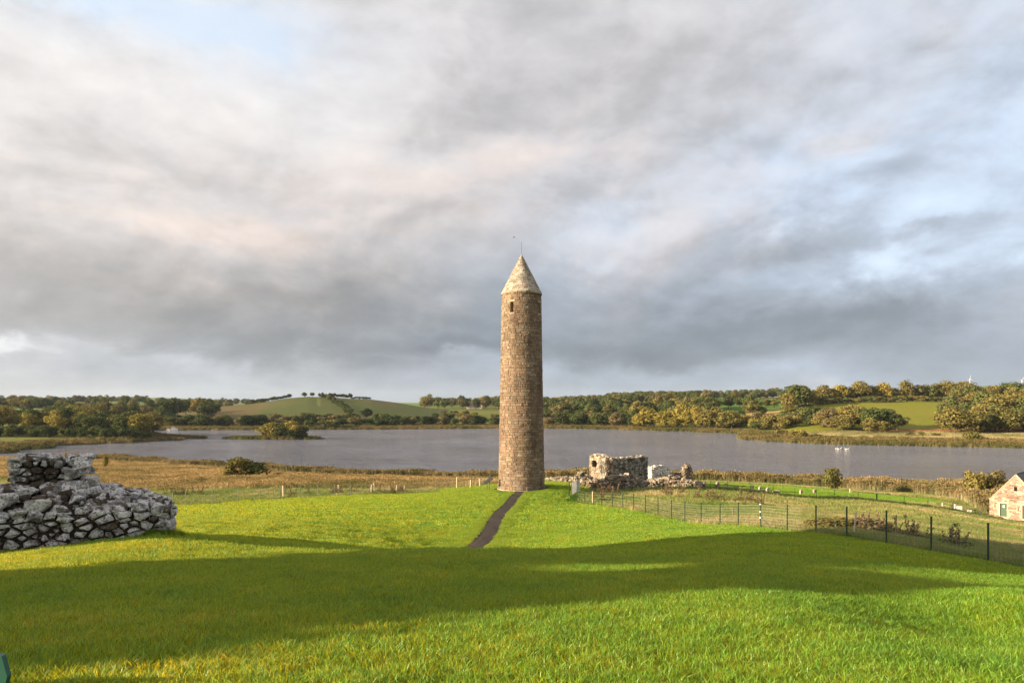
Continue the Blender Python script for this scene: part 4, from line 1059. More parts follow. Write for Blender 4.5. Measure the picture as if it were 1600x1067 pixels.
    # doors, lintels, sills
    for (a, b, z0, z1) in doors:
        mb = MB(); q = [pt(a, .12, z0), pt(b, .12, z0), pt(b, .12, z1), pt(a, .12, z1), pt(a, .17, z0), pt(b, .17, z0), pt(b, .17, z1), pt(a, .17, z1)]
        mb.add(q, [(0, 1, 2, 3), (5, 4, 7, 6), (0, 3, 7, 4), (1, 5, 6, 2), (3, 2, 6, 7), (0, 4, 5, 1)]); dr = mb.build('door', M_DOOR, t)
        mb = MB(); m = (a+b)/2
        q = [pt(m-.10, .10, z1-.65), pt(m+.10, .10, z1-.65), pt(m+.10, .10, z1-.3), pt(m-.10, .10, z1-.3), pt(m-.10, .118, z1-.65), pt(m+.10, .118, z1-.65), pt(m+.10, .118, z1-.3), pt(m-.10, .118, z1-.3)]
        mb.add(q, [(0, 1, 2, 3), (0, 3, 7, 4), (1, 5, 6, 2), (3, 2, 6, 7), (0, 4, 5, 1)]); mb.build('notice', M_WHITEP, dr)
        mb = MB(); mb.tube([pt(b-.12, .06, z0+1.0), pt(b-.02, .06, z0+1.0)], .025, 6); mb.build('handle', M_BRACKET, dr)
        for (x0, x1, c0, c1, nm) in ((a-.2, b+.2, z1, z1+.17, 'lintel'), (a-.04, b+.04, z0-.2, z0, 'doorstep'), (a-.14, a, z0, z1, 'door_jamb'), (b, b+.08, z0, z1, 'door_jamb')):
            mb = MB(); q = [pt(x0, -.055, c0), pt(x1, -.055, c0), pt(x1, -.055, c1), pt(x0, -.055, c1), pt(x0, .11, c0), pt(x1, .11, c0), pt(x1, .11, c1), pt(x0, .11, c1)]
            mb.add(q, [(0, 1, 2, 3), (0, 3, 7, 4), (1, 5, 6, 2), (3, 2, 6, 7), (0, 4, 5, 1)]); mb.build(nm, M_CREAM, t)
    for (a, b, z0, z1), nm in [(win, 'window')]+[(s, 'slit_window') for s in slits]:
        mb = MB(); mb.add([pt(a-.02, .22, z0-.02), pt(b+.02, .22, z0-.02), pt(b+.02, .22, z1+.02), pt(a-.02, .22, z1+.02)], [(0, 1, 2, 3)]); w_ = mb.build(nm, M_DARK, t)
        mb = MB(); mb.add([pt(a, -.05, z0-.09), pt(b, -.05, z0-.09), pt(b, -.05, z0), pt(a, -.05, z0), pt(a, .1, z0-.09), pt(b, .1, z0-.09), pt(b, .1, z0), pt(a, .1, z0)], [(0, 1, 2, 3), (0, 3, 7, 4), (1, 5, 6, 2), (3, 2, 6, 7), (0, 4, 5, 1)]); mb.build('sill', M_CREAM, w_)
    for (a, b, z0, z1) in bars:
        mb = MB(); mb.add([pt(a, .21, z0), pt(b, .21, z0), pt(b, .21, z1), pt(a, .21, z1)], [(0, 1, 2, 3)]); mb.build('slit_window', M_DARK, t)
    # verge coping and slate roof in courses
    for sgn in (0, 1):
        e = (lambda q: q*Wd/2) if sgn == 0 else (lambda q: Wd-q*Wd/2)
        mb = MB(); n = 12
        for k in range(n):
            q0, q1 = k/n, (k+1)/n-.01; s0, s1 = e(q0), e(q1); z0, z1 = he+(ha-he)*q0, he+(ha-he)*q1
            q = [pt(s0, -.08, z0-.02), pt(s1, -.08, z1-.02), pt(s1, -.08, z1+.12), pt(s0, -.08, z0+.12), pt(s0, .2, z0-.02), pt(s1, .2, z1-.02), pt(s1, .2, z1+.12), pt(s0, .2, z0+.12)]
            f = [(0, 1, 2, 3), (0, 3, 7, 4), (1, 5, 6, 2), (3, 2, 6, 7), (0, 4, 5, 1), (5, 4, 7, 6)]
            mb.add(q, f if sgn == 0 else [x[::-1] for x in f])
        mb.build('verge_coping', M_CREAM, t)
        mb = MB(); nc = 16
        for k in range(nc):
            q0, q1 = k/nc-.01, (k+1)/nc+.02; s0, s1 = e(q0), e(min(q1, 1)); z0, z1 = he+(ha-he)*q0+.10, he+(ha-he)*min(q1, 1)+.06
            m_ = 24
            for j in range(m_):
                d0 = .22+(Ln-.2)*j/m_+.005+(0.3 if k % 2 else 0); d1 = d0+(Ln-.2)/m_-.01; w = r.uniform(-.006, .006)
                q = [pt(s0, d0, z0+w), pt(s0, d1, z0+w), pt(s1, d1, z1+w), pt(s1, d0, z1+w), pt(s0, d0, z0-.03), pt(s0, d1, z0-.03)]
                f = [(0, 3, 2, 1), (0, 1, 5, 4)]
                mb.add(q, f if sgn == 0 else [x[::-1] for x in f], jit((1, 1, 1), r, .2))
        mb.build('roof_slates', M_SLATE, t, kind='stuff')
    mb = MB(); mb.tube([pt(Wd/2, .1, ha+.13), pt(Wd/2, Ln, ha+.13)], .09, 6); mb.build('ridge', M_SLATE, t)
    # low dark bench / planter by the corner
    x = (1537-800)/F*103; y = 103; b = empty('bench', (x, y, gz(x, y)), 'low dark bench against the left corner of the stone cottage', 'bench')
    mb = MB(); mb.box((0, 0, .43), (1.5, .45, .06)); mb.build('seat', M_WOOD, b)
    for s in (-.65, .65): mb = MB(); mb.box((s, 0, .2), (.08, .4, .4)); mb.build('leg', M_WOOD, b)
cottage()
# ------------------------------------------------------------------ ruins beyond the tower
def rubble_bank(name, spine, width, height, n, label, cat, seed, size=(.25, .6), mat=None, group=None, objs=40, cols=None):
    """collapsed wall: a heap of rocks along a spine [(x, y)], with heights given along it"""
    r = random.Random(seed); mat = mat or M_RUIN; P = [Vector((x, y)) for x, y in spine]
    seg = [(P[i+1]-P[i]).length for i in range(len(P)-1)]; T = sum(seg)
    cols = cols or [(.27, .225, .17), (.20, .16, .12), (.36, .32, .26), (.12, .095, .07), (.17, .14, .105)]
    t = empty(name, (P[0].x, P[0].y, gz(P[0].x, P[0].y)), label, cat, group); C0 = Vector(t.location)
    def at(u):
        d = u*T
        for i, s in enumerate(seg):
            if d <= s or i == len(seg)-1:
                v = (P[i+1]-P[i])/s; return P[i]+v*min(d, s), v
            d -= s
    H = (lambda u: float(np.interp(u, np.linspace(0, 1, len(height)), height)))
    items = []
    for k in range(n):
        u = r.random(); p, v = at(u); nrm = Vector((-v.y, v.x)); h = H(u); w = r.uniform(-1, 1)*width/2
        lim = h*(1-(abs(w)/(width/2))**2.2*.55); onside = r.random() < .55
        if onside: w = r.choice((-1, 1))*width/2*r.uniform(.85, 1.0); z = r.uniform(0, h*.85)
        else: z = lim-.08
        q = p+nrm*w; s = r.uniform(*size); items.append((s, q, z, s*r.uniform(.5, .8)))
    items.sort(key=lambda i: -i[0])
    for i in range(min(objs, len(items))):
        s, q, z, hh = items[i]; mb = MB(); rock(mb, (q.x-C0.x, q.y-C0.y, gz(q.x, q.y)-C0.z+max(z, hh*.3)), (s*1.15, s, hh), r, jit(r.choice(cols), r, .15)); mb.build('stone', mat, t)
    mb = MB()
    for s, q, z, hh in items[objs:]: rock(mb, (q.x-C0.x, q.y-C0.y, gz(q.x, q.y)-C0.z+max(z, hh*.3)), (s*1.15, s, hh), r, jit(r.choice(cols), r, .15), low=True)
    # fill under the rocks
    ns = 24; rows = []
    for i in range(ns+1):
        p, v = at(i/ns); nrm = Vector((-v.y, v.x)); h = H(i/ns)
        for a, b in ((-.5, -.3), (-.47, h*.6), (-.2, h*.92), (.2, h*.92), (.47, h*.6), (.5, -.3)):
            q = p+nrm*(a*width*.9); rows.append((q.x-C0.x, q.y-C0.y, gz(q.x, q.y)-C0.z+b*.93))
    fs = [(i*6+k, i*6+k+1, (i+1)*6+k+1, (i+1)*6+k) for i in range(ns) for k in range(5)]+[tuple(range(6)), tuple(range(ns*6+5, ns*6-1, -1))]
    mb2 = MB(); mb2.add(rows, fs, (.16, .13, .1)); mb2.build('rubble_fill', M_MORTAR, t)
    if mb.v: mb.build('small_stones', mat, t, kind='stuff')
    return t
def X_(px, d): return (px-800)/F*d
rubble_bank('ruined_wall', [(X_(860, 96), 96), (X_(890, 91), 91), (X_(930, 86), 86)], 1.3, [.55, .7, .75, .8], 240, 'low rubble wall trailing from the big ruin towards the tower', 'ruined wall', 31)
rubble_bank('ruined_wall', [(X_(897, 83.5), 83.5), (X_(910, 83), 83), (X_(925, 82.5), 82.5), (X_(938, 82.5), 82.5)], 1.6, [.8, 1.75, 1.5, 1.15, .9], 260, 'short hump of broken wall at the left foot of the big ruin', 'ruined wall', 32)
rubble_bank('ruined_wall', [(X_(922, 80), 80), (X_(940, 79.6), 79.6), (X_(962, 80), 80), (X_(985, 81.5), 81.5), (X_(1004, 84), 84)], 1.5, [.9, 1.2, 1.75, 1.7, 1.9, 1.5, 1.1, .8], 380, 'ragged rubble wall standing in front of the tall ruin wall', 'ruined wall', 33, objs=90)
rubble_bank('ruined_wall', [(X_(1012, 86), 86), (X_(1040, 86), 86), (X_(1062, 85), 85), (X_(1102, 84), 84)], 1.6, [.9, 1.0, 1.5, 1.1, .9, .7], 340, 'long low tumbled wall of grey stones right of the white ruin', 'ruined wall', 34, objs=80)
rubble_bank('ruined_wall', [(X_(1038, 92), 92), (X_(1058, 91), 91), (X_(1078, 90), 90)], 1.4, [1.2, 1.5, 1.7, 1.3], 200, 'heap of pale rubble between the white ruin and the jagged stump', 'ruined wall', 35)
rubble_bank('ruined_wall', [(X_(1066, 90), 90), (X_(1076, 88.5), 88.5)], .9, [1.5, 2.9, 2.7], 150, 'jagged leaning wall stump at the right end of the ruins', 'ruined wall', 36, size=(.25, .5))

def solid_wall(name_core, parent, A, B, ztop, thick, C0, mat, seed, sx=.42, sy=.28, maxobj=150, cols=None, hole=None, zb=None, endcap=True, ragged=.12):
    """a standing rubble-masonry wall between A and B (plan), top height ztop(s), both faces and ends in real stones"""
    r = random.Random(seed); A = Vector((*A, 0)); B = Vector((*B, 0)); L = (B-A).length; U = (B-A)/L; N = Vector((U.y, -U.x, 0))
    if N.y > 0: N = -N
    z0 = min(gz(A.x, A.y), gz(B.x, B.y))-.3; cols = cols or [(.40, .36, .29), (.32, .28, .22), (.46, .42, .35), (.22, .19, .15)]
    H = max(ztop(L*k/20) for k in range(21))-z0; it = []
    O = Vector((A.x, A.y, z0))-C0
    def okf(s, h):
        if h+z0 > ztop(s)+.05: return False
        return not (hole and hole[0] < s < hole[1] and hole[2] < h+z0 < hole[3])
    for (OO, UU, NN, LL, f) in ((O, U, N, L, lambda s, h: okf(s, h)), (O-N*thick, U, -N, L, lambda s, h: okf(s, h)), (O, -N, -U, thick, lambda s, h: h+z0 < ztop(0)), (O+U*L, -N, U, thick, lambda s, h: h+z0 < ztop(L))):
        for s, poly in rubble_cells(LL, H, sx, sy, r):
            if not f(*s): continue
            front = 1 if NN is N else (.7 if NN.dot(Vector((-1, 0, 0))) > .5 else .1)
            it.append((poly_area(poly)*front, lambda mb, poly=poly, OO=OO, UU=UU, NN=NN: face_stone(mb, poly, OO, UU, NN, r, .02, .07, .2, jit(r.choice(cols), r, .18), .1)))
    for k in range(int(L/.2)):
        s = (k+.5)*.2; w = r.uniform(0, thick); q = O+U*s-N*w; sz = r.uniform(.25, .5)
        it.append((sz*.1, lambda mb, q=q, s=s, sz=sz: rock(mb, (q.x, q.y, ztop(s)-C0.z+r.uniform(-.05, ragged)), (sz*1.2, sz, sz*.6), r, jit((.36, .34, .29), r, .2), low=True)))
    it.sort(key=lambda q: -q[0])
    for a, fn in it[:maxobj]: mb = MB(); fn(mb); mb.build('stone', mat, parent)
    mb = MB()
    for a, fn in it[maxobj:]: fn(mb)
    mb.build('small_stones', mat, parent, kind='stuff')
    mb = MB(); n = 24
    ss = sorted(set([L*k/n for k in range(n+1)]+(list(hole[:2]) if hole else [])))
    for a, b in zip(ss[:-1], ss[1:]):
        m = (a+b)/2; spans = [(z0-.2, None)]
        if hole and hole[0] < m < hole[1]: spans = [(z0-.2, hole[2]), (hole[3], None)]
        for lo, hi in spans:
            ta, tb = (ztop(a)-.05, ztop(b)-.05) if hi is None else (hi, hi); vs = []
            for (s, tt) in ((a, ta), (b, tb)):
                for w in (.03, thick-.03):
                    q = A+U*min(max(s, .03), L-.03)-N*w-Vector((C0.x, C0.y, 0)); vs += [(q.x, q.y, lo-C0.z), (q.x, q.y, tt-C0.z)]
            mb.add(vs, [(0, 4, 5, 1), (2, 3, 7, 6), (1, 5, 7, 3), (0, 1, 3, 2), (4, 6, 7, 5), (0, 2, 6, 4)], (.14, .115, .09))
    mb.build(name_core, M_MORTAR, parent)
def big_ruin():
    t = empty('church_ruin', (X_(945, 88), 88, gz(X_(945, 88), 88)), 'tall roofless church ruin with dark side wall and a window hole in its left end', 'ruin'); C0 = Vector(t.location)
    # long side wall facing the camera and slightly right; gable stub running back to the left
    cA = (X_(946, 86), 86.0); cB = (X_(1012, 92), 92.0); g0 = (X_(921.5, 91), 91.0)
    zt = lambda s: float(np.interp(s, [0, .5, 3, 4.8, 6, 8.2], [12.20, 12.24, 12.2, 12.15, 11.95, 11.7]))
    L = math.dist(cA, cB)
    zs = lambda s: zc(float(np.interp(s/L, [0, .3, .6, .9, 1], [719.5, 717.5, 716, 713.5, 714.5])), 86+6*s/L)
    solid_wall('wall_core', t, cA, cB, zs, 1.0, C0, M_RUIN, 41, .40, .26, 150, cols=[(.19, .18, .16), (.14, .13, .115), (.26, .25, .22), (.10, .095, .08), (.33, .31, .27)])
    Lg = math.dist(g0, cA); 
    zg = lambda s: zc(float(np.interp(s/Lg, [0, .15, .45, .5, .75, 1.0], [713, 710, 711, 715, 712.5, 716])), 91-5*s/Lg)
    hole = (Lg*.13, Lg*.46, zc(729, 90), zc(718.5, 90))
    solid_wall('wall_core', t, g0, cA, zg, 1.1, C0, M_RUIN, 42, .42, .28, 130, cols=[(.27, .21, .155), (.22, .17, .125), (.33, .275, .21), (.15, .12, .09)], hole=hole)
big_ruin()
def white_ruin():
    t = empty('oratory_ruin', (X_(1028, 95), 95, gz(X_(1028, 95), 95)), 'small roofless ruin of bright white stone with a doorway, right of the tall ruin', 'ruin'); C0 = Vector(t.location)
    a = (X_(1013, 97), 97.0); b = (X_(1023, 93.5), 93.5); c = (X_(1048, 96), 96.0)
    cw = [(.66, .64, .60), (.58, .55, .50), (.72, .71, .68), (.5, .46, .4)]
    solid_wall('wall_core', t, a, b, lambda s: zc(730, 96), .7, C0, M_WHITE, 43, .5, .3, 40, cols=cw, hole=(1.2, 2.2, 0, zc(735.5, 94)))
    L = math.dist(b, c)
    solid_wall('wall_core', t, b, c, lambda s: zc(float(np.interp(s/L, [0, .2, .65, .8, 1], [730, 728, 728.5, 733, 737])), 95), .7, C0, M_WHITE, 44, .5, .3, 50, cols=cw)
white_ruin()

# ------------------------------------------------------------------ gravestones
def headstone(px, py, wpx, hpx, d, label, cat='gravestone', kind='upright', rz=0.5, tint=(.33, .27, .21)):
    r = random.Random(int(px*10)); x, y = X_(px, d), d; s = d/F; w = wpx*s; h = hpx*s; mb = MB()
    if kind == 'upright':
        n = 10; P = [(-w/2, -.2), (w/2, -.2), (w/2*1.02, h*.72)]+[(w/2*math.cos(a)*1.0, h*.74+h*.26*math.sin(a)) for a in np.linspace(.2, math.pi-.2, n)]+[(-w/2*1.02, h*.72)]
        P = [(a+r.uniform(-.02, .02), b+r.uniform(-.02, .02)) for a, b in P]; m = len(P); th = .09
        vs = [(a, -th, b) for a, b in P]+[(a*.94, -th-.03, b*.97) for a, b in P]+[(a, th, b) for a, b in P]
        fs = [(i, (i+1) % m, (i+1) % m+m, i+m)[::-1] for i in range(m)]+[tuple(range(m, 2*m))]+[(i, i+2*m, (i+1) % m+2*m, (i+1) % m)[::-1] for i in range(m)]+[tuple(range(3*m-1, 2*m-1, -1))]
        mb.add(vs, fs, tint)
    elif kind == 'slab':
        mb.box((0, 0, h*.85), (w, 1.9, .16), tint=tint); 
        for a in (-1, 1):
            for b in (-.7, .7): mb.box((a*w*.38, b, h*.35), (.16, .3, h*.86+.1), tint=jit(tint, r, .2))
    else:
        for k in range(5): rock(mb, (r.uniform(-w/2, w/2), r.uniform(-.3, .3), h*r.uniform(.25, .6)), (w*.5, .5, h*.8), r, jit(tint, r, .15))
    mb.build('gravestone', M_RUIN, None, loc=(x, y, gz(x, y)), label=label, cat=cat).rotation_euler = (r.uniform(-.05, .05), r.uniform(-.06, .06), rz)
headstone(1092.5, 763, 5, 11, 82, 'pale upright headstone before the dark end of the rubble wall')
headstone(1121, 762, 5.6, 10.5, 85, 'bright cream headstone standing alone right of the ruins')
headstone(1141, 762, 12, 4, 84, 'low flat tomb slab with a dark gap beneath it', kind='slab', rz=1.3)
headstone(1155, 761.5, 9, 3.6, 86, 'half sunk row of low grave rubble beside the flat slab', kind='heap')
headstone(1187, 764, 4.6, 8, 88, 'brownish headstone leaning behind a flat grave kerb')
headstone(1182, 766, 12, 2.2, 86, 'flat grave kerb in the grass below a brown headstone', kind='slab', rz=1.5)
headstone(1199.5, 765, 5.4, 8, 88, 'thick pale headstone at the left end of a rubble row')
headstone(1211, 764, 14, 5.4, 89, 'knee-high row of grave rubble right of the thick headstone', kind='heap')
headstone(1251.5, 764, 4.8, 7, 92, 'pinkish headstone left of two near the reeds')
headstone(1272.5, 765, 4.6, 6, 94, 'squat pinkish headstone right of two near the reeds')
headstone(1134, 752, 4, 2.6, 98, 'small dark sunken stone near the reeds behind the cream headstone', tint=(.15, .13, .1))
headstone(1161.5, 756, 5, 2.6, 96, 'small dark sunken stone between the low slabs and the reeds', tint=(.15, .13, .1))
headstone(1175, 757, 6, 6, 92, 'thin headstone just behind the brownish leaning one')

# ------------------------------------------------------------------ unseen priory wall left of the frame, shaped to cast the lawn shadow
def priory():
    P = Vector((-math.cos(R(SUN_TH)), math.sin(R(SUN_TH)), 0))          # along the wall, across the light
    Sv = Vector((sh[0], sh[1], 0))
    s0 = 25.0
    t = empty('priory_shadow_wall', (Sv*s0+P*15).to_3d() if False else tuple(Vector((Sv.x*s0+P.x*15, Sv.y*s0+P.y*15, 15.0))), 'unseen stone priory wall left of the lawn, outline and openings shaped for its shadow', 'ruin'); C0 = Vector(t.location)
    def pt(tt, back, z): v = Sv*(s0+back)+P*tt; return (v.x-C0.x, v.y-C0.y, z-C0.z)
    top = lambda u: float(np.interp(u, PR_TOP[0], PR_TOP[1]))
    def opening(u, z):
        for (a, b, z0, z1, zs) in PR_OPEN:        # pointed arches: a..b wide, springing at zs, apex z1
            if a < u < b and z > z0:
                if z < zs: return True
                f = (z-zs)/(z1-zs)
                m = (a+b)/2
                if f < 1 and abs(u-m) < (b-a)/2*math.sqrt(max(0, 1-f)): return True
        return False
    us = np.arange(PR_TOP[0][0], PR_TOP[0][-1]+.01, .25); mb = MB(); r = random.Random(3); th = 1.0
    zs = np.arange(13.5, 32, .25)
    solid = {}
    for i in range(len(us)-1):
        for j in range(len(zs)-1):
            u, z = (us[i]+us[i+1])/2, (zs[j]+zs[j+1])/2
            solid[i, j] = z < top(u)+r.uniform(-.15, .15) and not opening(u, z)
    for (i, j), v in solid.items():
        if not v: continue
        u0, u1, z0, z1 = us[i], us[i+1], zs[j], zs[j+1]; c = jit((.30, .28, .24), r, .2)
        mb.add([pt(u0, 0, z0), pt(u1, 0, z0), pt(u1, 0, z1), pt(u0, 0, z1)], [(0, 1, 2, 3)], c); mb.add([pt(u0, th, z0), pt(u1, th, z0), pt(u1, th, z1), pt(u0, th, z1)], [(3, 2, 1, 0)], c)
        if not solid.get((i-1, j)): mb.add([pt(u0, 0, z0), pt(u0, 0, z1), pt(u0, th, z1), pt(u0, th, z0)], [(0, 1, 2, 3)], c)
        if not solid.get((i+1, j)): mb.add([pt(u1, 0, z0), pt(u1, 0, z1), pt(u1, th, z1), pt(u1, th, z0)], [(3, 2, 1, 0)], c)
        if not solid.get((i, j+1)): mb.add([pt(u0, 0, z1), pt(u1, 0, z1), pt(u1, th, z1), pt(u0, th, z1)], [(0, 1, 2, 3)], c)
        if not solid.get((i, j-1)): mb.add([pt(u0, 0, z0), pt(u1, 0, z0), pt(u1, th, z0), pt(u0, th, z0)], [(3, 2, 1, 0)], c)
    mb.build('shadow_wall', M_RUIN, t)
PR_TOP = ([5.6, 5.8, 7.0, 7.4, 8.2, 8.7, 9.1, 11.0, 11.1, 12.9, 13.0, 19, 26.6, 27], [21.8, 22.4, 22.5, 22.6, 23.1, 23.7, 27, 27.5, 24.1, 24.1, 28, 28.5, 28.5, 28])  # wall outline, stepped to fit the edges of the lawn shade
PR_OPEN = [(11.9, 13.0, 22.8, 23.6, 23.2), (14.7, 18.7, 14, 21.7, 20.9)]  # gaps placed to let the sunlit strips through
priory()
# ------------------------------------------------------------------ grass and reeds (nobody could count them): instanced tufts
def leaf_mat(name, stops, trans=.35, rough=.7, nsc=.35, posvar=.5, spec=.25, spot=None, tcol=(1, 1, 1)):
    m = bpy.data.materials.new(name); m.use_nodes = True; nt = m.node_tree; nt.nodes.clear(); g = G(nt)
    oi = g.n('ShaderNodeObjectInfo').outputs['Random']; pos = g.n('ShaderNodeNewGeometry').outputs['Position']
    n1 = g.noise(pos, nsc, 4, .6); n2 = g.noise(pos, nsc*7, 3, .6)
    att = g.n('ShaderNodeAttribute', attribute_name='tint').outputs['Color']
    f = g.m('ADD', g.m('MULTIPLY', oi, 1-posvar), g.m('MULTIPLY', g.m('ADD', g.m('MULTIPLY', g.m('SUBTRACT', n1, .5), 1.8), g.m('MULTIPLY', g.m('SUBTRACT', n2, .5), 1.0)), posvar))
    f = g.m('ADD', f, .5*posvar)
    c = g.mix(1.0, g.ramp(f, stops), att, 'MULTIPLY')
    if spot: c = g.mix(g.rng(g.noise(pos, spot[0], 3, .5), spot[1], spot[1]+.06), c, spot[2])
    b = g.n('ShaderNodeBsdfPrincipled'); g.l(c, b.inputs['Base Color']); b.inputs['Roughness'].default_value = rough; b.inputs['Specular IOR Level'].default_value = spec
    t = g.n('ShaderNodeBsdfTranslucent'); g.l(g.mix(1.0, c, tcol, 'MULTIPLY'), t.inputs[0])
    mx = g.n('ShaderNodeMixShader'); mx.inputs[0].default_value = trans; g.l(b.outputs[0], mx.inputs[1]); g.l(t.outputs[0], mx.inputs[2])
    o = g.n('ShaderNodeOutputMaterial'); g.l(mx.outputs[0], o.inputs[0]); return m
M_BLADE = leaf_mat('lawn_grass_blades', [(0.0, (.075, .240, .032)), (.4, (.135, .355, .032)), (.7, (.185, .395, .034)), (1.0, (.27, .43, .06))], .5, .45, .6, .6, spec=.55, tcol=(3.1, 1.12, .45))
M_ROUGH = leaf_mat('rough_grass_blades', [(0.1, (.11, .19, .03)), (.45, (.21, .26, .07)), (.72, (.40, .34, .16)), (1.0, (.56, .46, .28))], .35, .8, .10, .75)
M_MEAD = leaf_mat('dry_meadow_grass', [(0.1, (.12, .17, .05)), (.38, (.27, .255, .11)), (.65, (.48, .41, .21)), (1.0, (.68, .60, .38))], .35, .8, .05, .8)
M_REED = leaf_mat('dry_reeds', [(0.1, (.11, .16, .05)), (.42, (.23, .245, .11)), (.68, (.42, .39, .22)), (1.0, (.60, .54, .38))], .3, .8, .08, .6)
M_FREED = leaf_mat('far_shore_reeds', [(0.1, (.085, .12, .035)), (.45, (.15, .165, .06)), (.7, (.25, .23, .11)), (1.0, (.42, .36, .20))], .3, .8, .03, .7)

def tuft(name, mat, n, rad, h, w, lean, seed, curve=.5, head=False, shade=(.55, 1.3), segs=2):
    r = random.Random(seed); mb = MB()
    for _ in range(n):
        a = r.uniform(0, 6.28); q = rad*math.sqrt(r.random()); x, y = q*math.cos(a), q*math.sin(a)
        hh = h*r.uniform(.55, 1.15); la = r.uniform(0, 6.28); le = lean*r.uniform(.1, 1.2)*hh; fa = r.uniform(0, 3.14); ww = w*r.uniform(.7, 1.2)
        dx, dy = math.cos(fa)*ww/2, math.sin(fa)*ww/2; lx, ly = math.cos(la)*le, math.sin(la)*le
        k = r.uniform(*shade); c = (k*r.uniform(.92, 1.1), k, k*r.uniform(.85, 1.1))
        vs = [(x-dx, y-dy, -.01), (x+dx, y+dy, -.01), (x+dx*.8+lx*.35, y+dy*.8+ly*.35, hh*.55), (x-dx*.8+lx*.35, y-dy*.8+ly*.35, hh*.55), (x+lx, y+ly, hh*(1-curve*.2))]
        mb.add(vs, [(0, 1, 2, 3), (3, 2, 4)], c)
        if head:
            tx, ty, tz = vs[4]; hw = ww*1.6; hl = hh*.14
            mb.add([(tx, ty, tz-hl*.3), (tx+hw*math.cos(fa), ty+hw*math.sin(fa), tz+hl*.3), (tx+lx*.1, ty+ly*.1, tz+hl), (tx-hw*math.cos(fa), ty-hw*math.sin(fa), tz+hl*.3)], [(0, 1, 2, 3)], (.75*k, .6*k, .5*k))
    me = mb.mesh(name, mat); return bpy.data.objects.new(name, me)      # never linked to the scene: only instanced
def scatter(name, P, tufts, smin, smax, seed, wave=0.0):
    """P: n x 3 points.  One 'stuff' object whose geometry-nodes modifier puts a tuft on every point."""
    rs = np.random.RandomState(seed); n = len(P)
    me = bpy.data.meshes.new(name); me.vertices.add(n); me.vertices.foreach_set('co', np.ascontiguousarray(P, 'f').ravel())
    a = me.attributes.new('rot', 'FLOAT_VECTOR', 'POINT'); rv = np.zeros((n, 3), 'f'); rv[:, 2] = rs.rand(n)*6.283; rv[:, 0] = rs.randn(n)*.06; a.data.foreach_set('vector', rv.ravel())
    a = me.attributes.new('scl', 'FLOAT', 'POINT'); a.data.foreach_set('value', ((smin+(smax-smin)*rs.rand(n))*(1-wave*(1-smooth_noise(P[:, 0], P[:, 1], 7, 21)*.6-smooth_noise(P[:, 0], P[:, 1], 2.2, 22)*.4))).astype('f'))
    a = me.attributes.new('pick', 'INT', 'POINT'); a.data.foreach_set('value', rs.randint(0, len(tufts), n).astype('i'))
    me.update()
    o = obj(name, me, kind='stuff')
    c = bpy.data.collections.new(name+'_tufts')
    for t in tufts: c.objects.link(t)
    ng = bpy.data.node_groups.new(name+'_scatter', 'GeometryNodeTree'); g = G(ng)
    ng.interface.new_socket('Geometry', in_out='INPUT', socket_type='NodeSocketGeometry'); ng.interface.new_socket('Geometry', in_out='OUTPUT', socket_type='NodeSocketGeometry')
    gi = g.n('NodeGroupInput'); go = g.n('NodeGroupOutput'); ci = g.n('GeometryNodeCollectionInfo'); ci.inputs[0].default_value = c; ci.inputs[1].default_value = True; ci.inputs[2].default_value = True
    ip = g.n('GeometryNodeInstanceOnPoints'); ip.inputs['Pick Instance'].default_value = True
    def at(nm, ty):
        x = g.n('GeometryNodeInputNamedAttribute', data_type=ty); x.inputs[0].default_value = nm; return x.outputs[0]
    g.l(gi.outputs[0], ip.inputs['Points']); g.l(ci.outputs[0], ip.inputs['Instance']); g.l(at('pick', 'INT'), ip.inputs['Instance Index'])
    g.l(at('rot', 'FLOAT_VECTOR'), ip.inputs['Rotation']); g.l(at('scl', 'FLOAT'), ip.inputs['Scale']); g.l(ip.outputs[0], go.inputs[0])
    md = o.modifiers.new('scatter', 'NODES'); md.node_group = ng
    return o
RS = np.random.RandomState(77)
def wedge(n, y0, y1, umin=-.86, umax=.86, extra=1.5):
    Y = np.sqrt(RS.rand(n)*(y1*y1-y0*y0)+y0*y0); U_ = umin+(umax-umin)*RS.rand(n); return U_*Y+RS.uniform(-extra, extra, n), Y
PATHP = np.array([(c.x, c.y) for c in PATH]); SP_ = np.array([(c.x, c.y) for c in SPATH])
def off_path(X, Y, w=.72):
    ok = np.ones(len(X), bool)
    for i in range(0, len(PATHP), 1): ok &= ((X-PATHP[i, 0])**2+(Y-PATHP[i, 1])**2) > w*w
    for i in range(0, len(SP_)): ok &= ((X-SP_[i, 0])**2+(Y-SP_[i, 1])**2) > .42**2
    return ok
def pick(X, Y, mask): X, Y = X[mask], Y[mask]; return np.stack([X, Y, ground_np(X, Y)], -1)
def lawnmask(X, Y, w=.72): return inpoly(X, Y, LAWN) & off_path(X, Y, w) & (np.hypot(X-TX, Y-TY) > 2.6+w)
def not_wall(X, Y):
    A, B, U, N, L = NW; s = (X-A.x)*U.x+(Y-A.y)*U.y; w = -((X-A.x)*N.x+(Y-A.y)*N.y); return ~((s > -.1) & (s < L+.02) & (w > .03) & (w < 2.25))
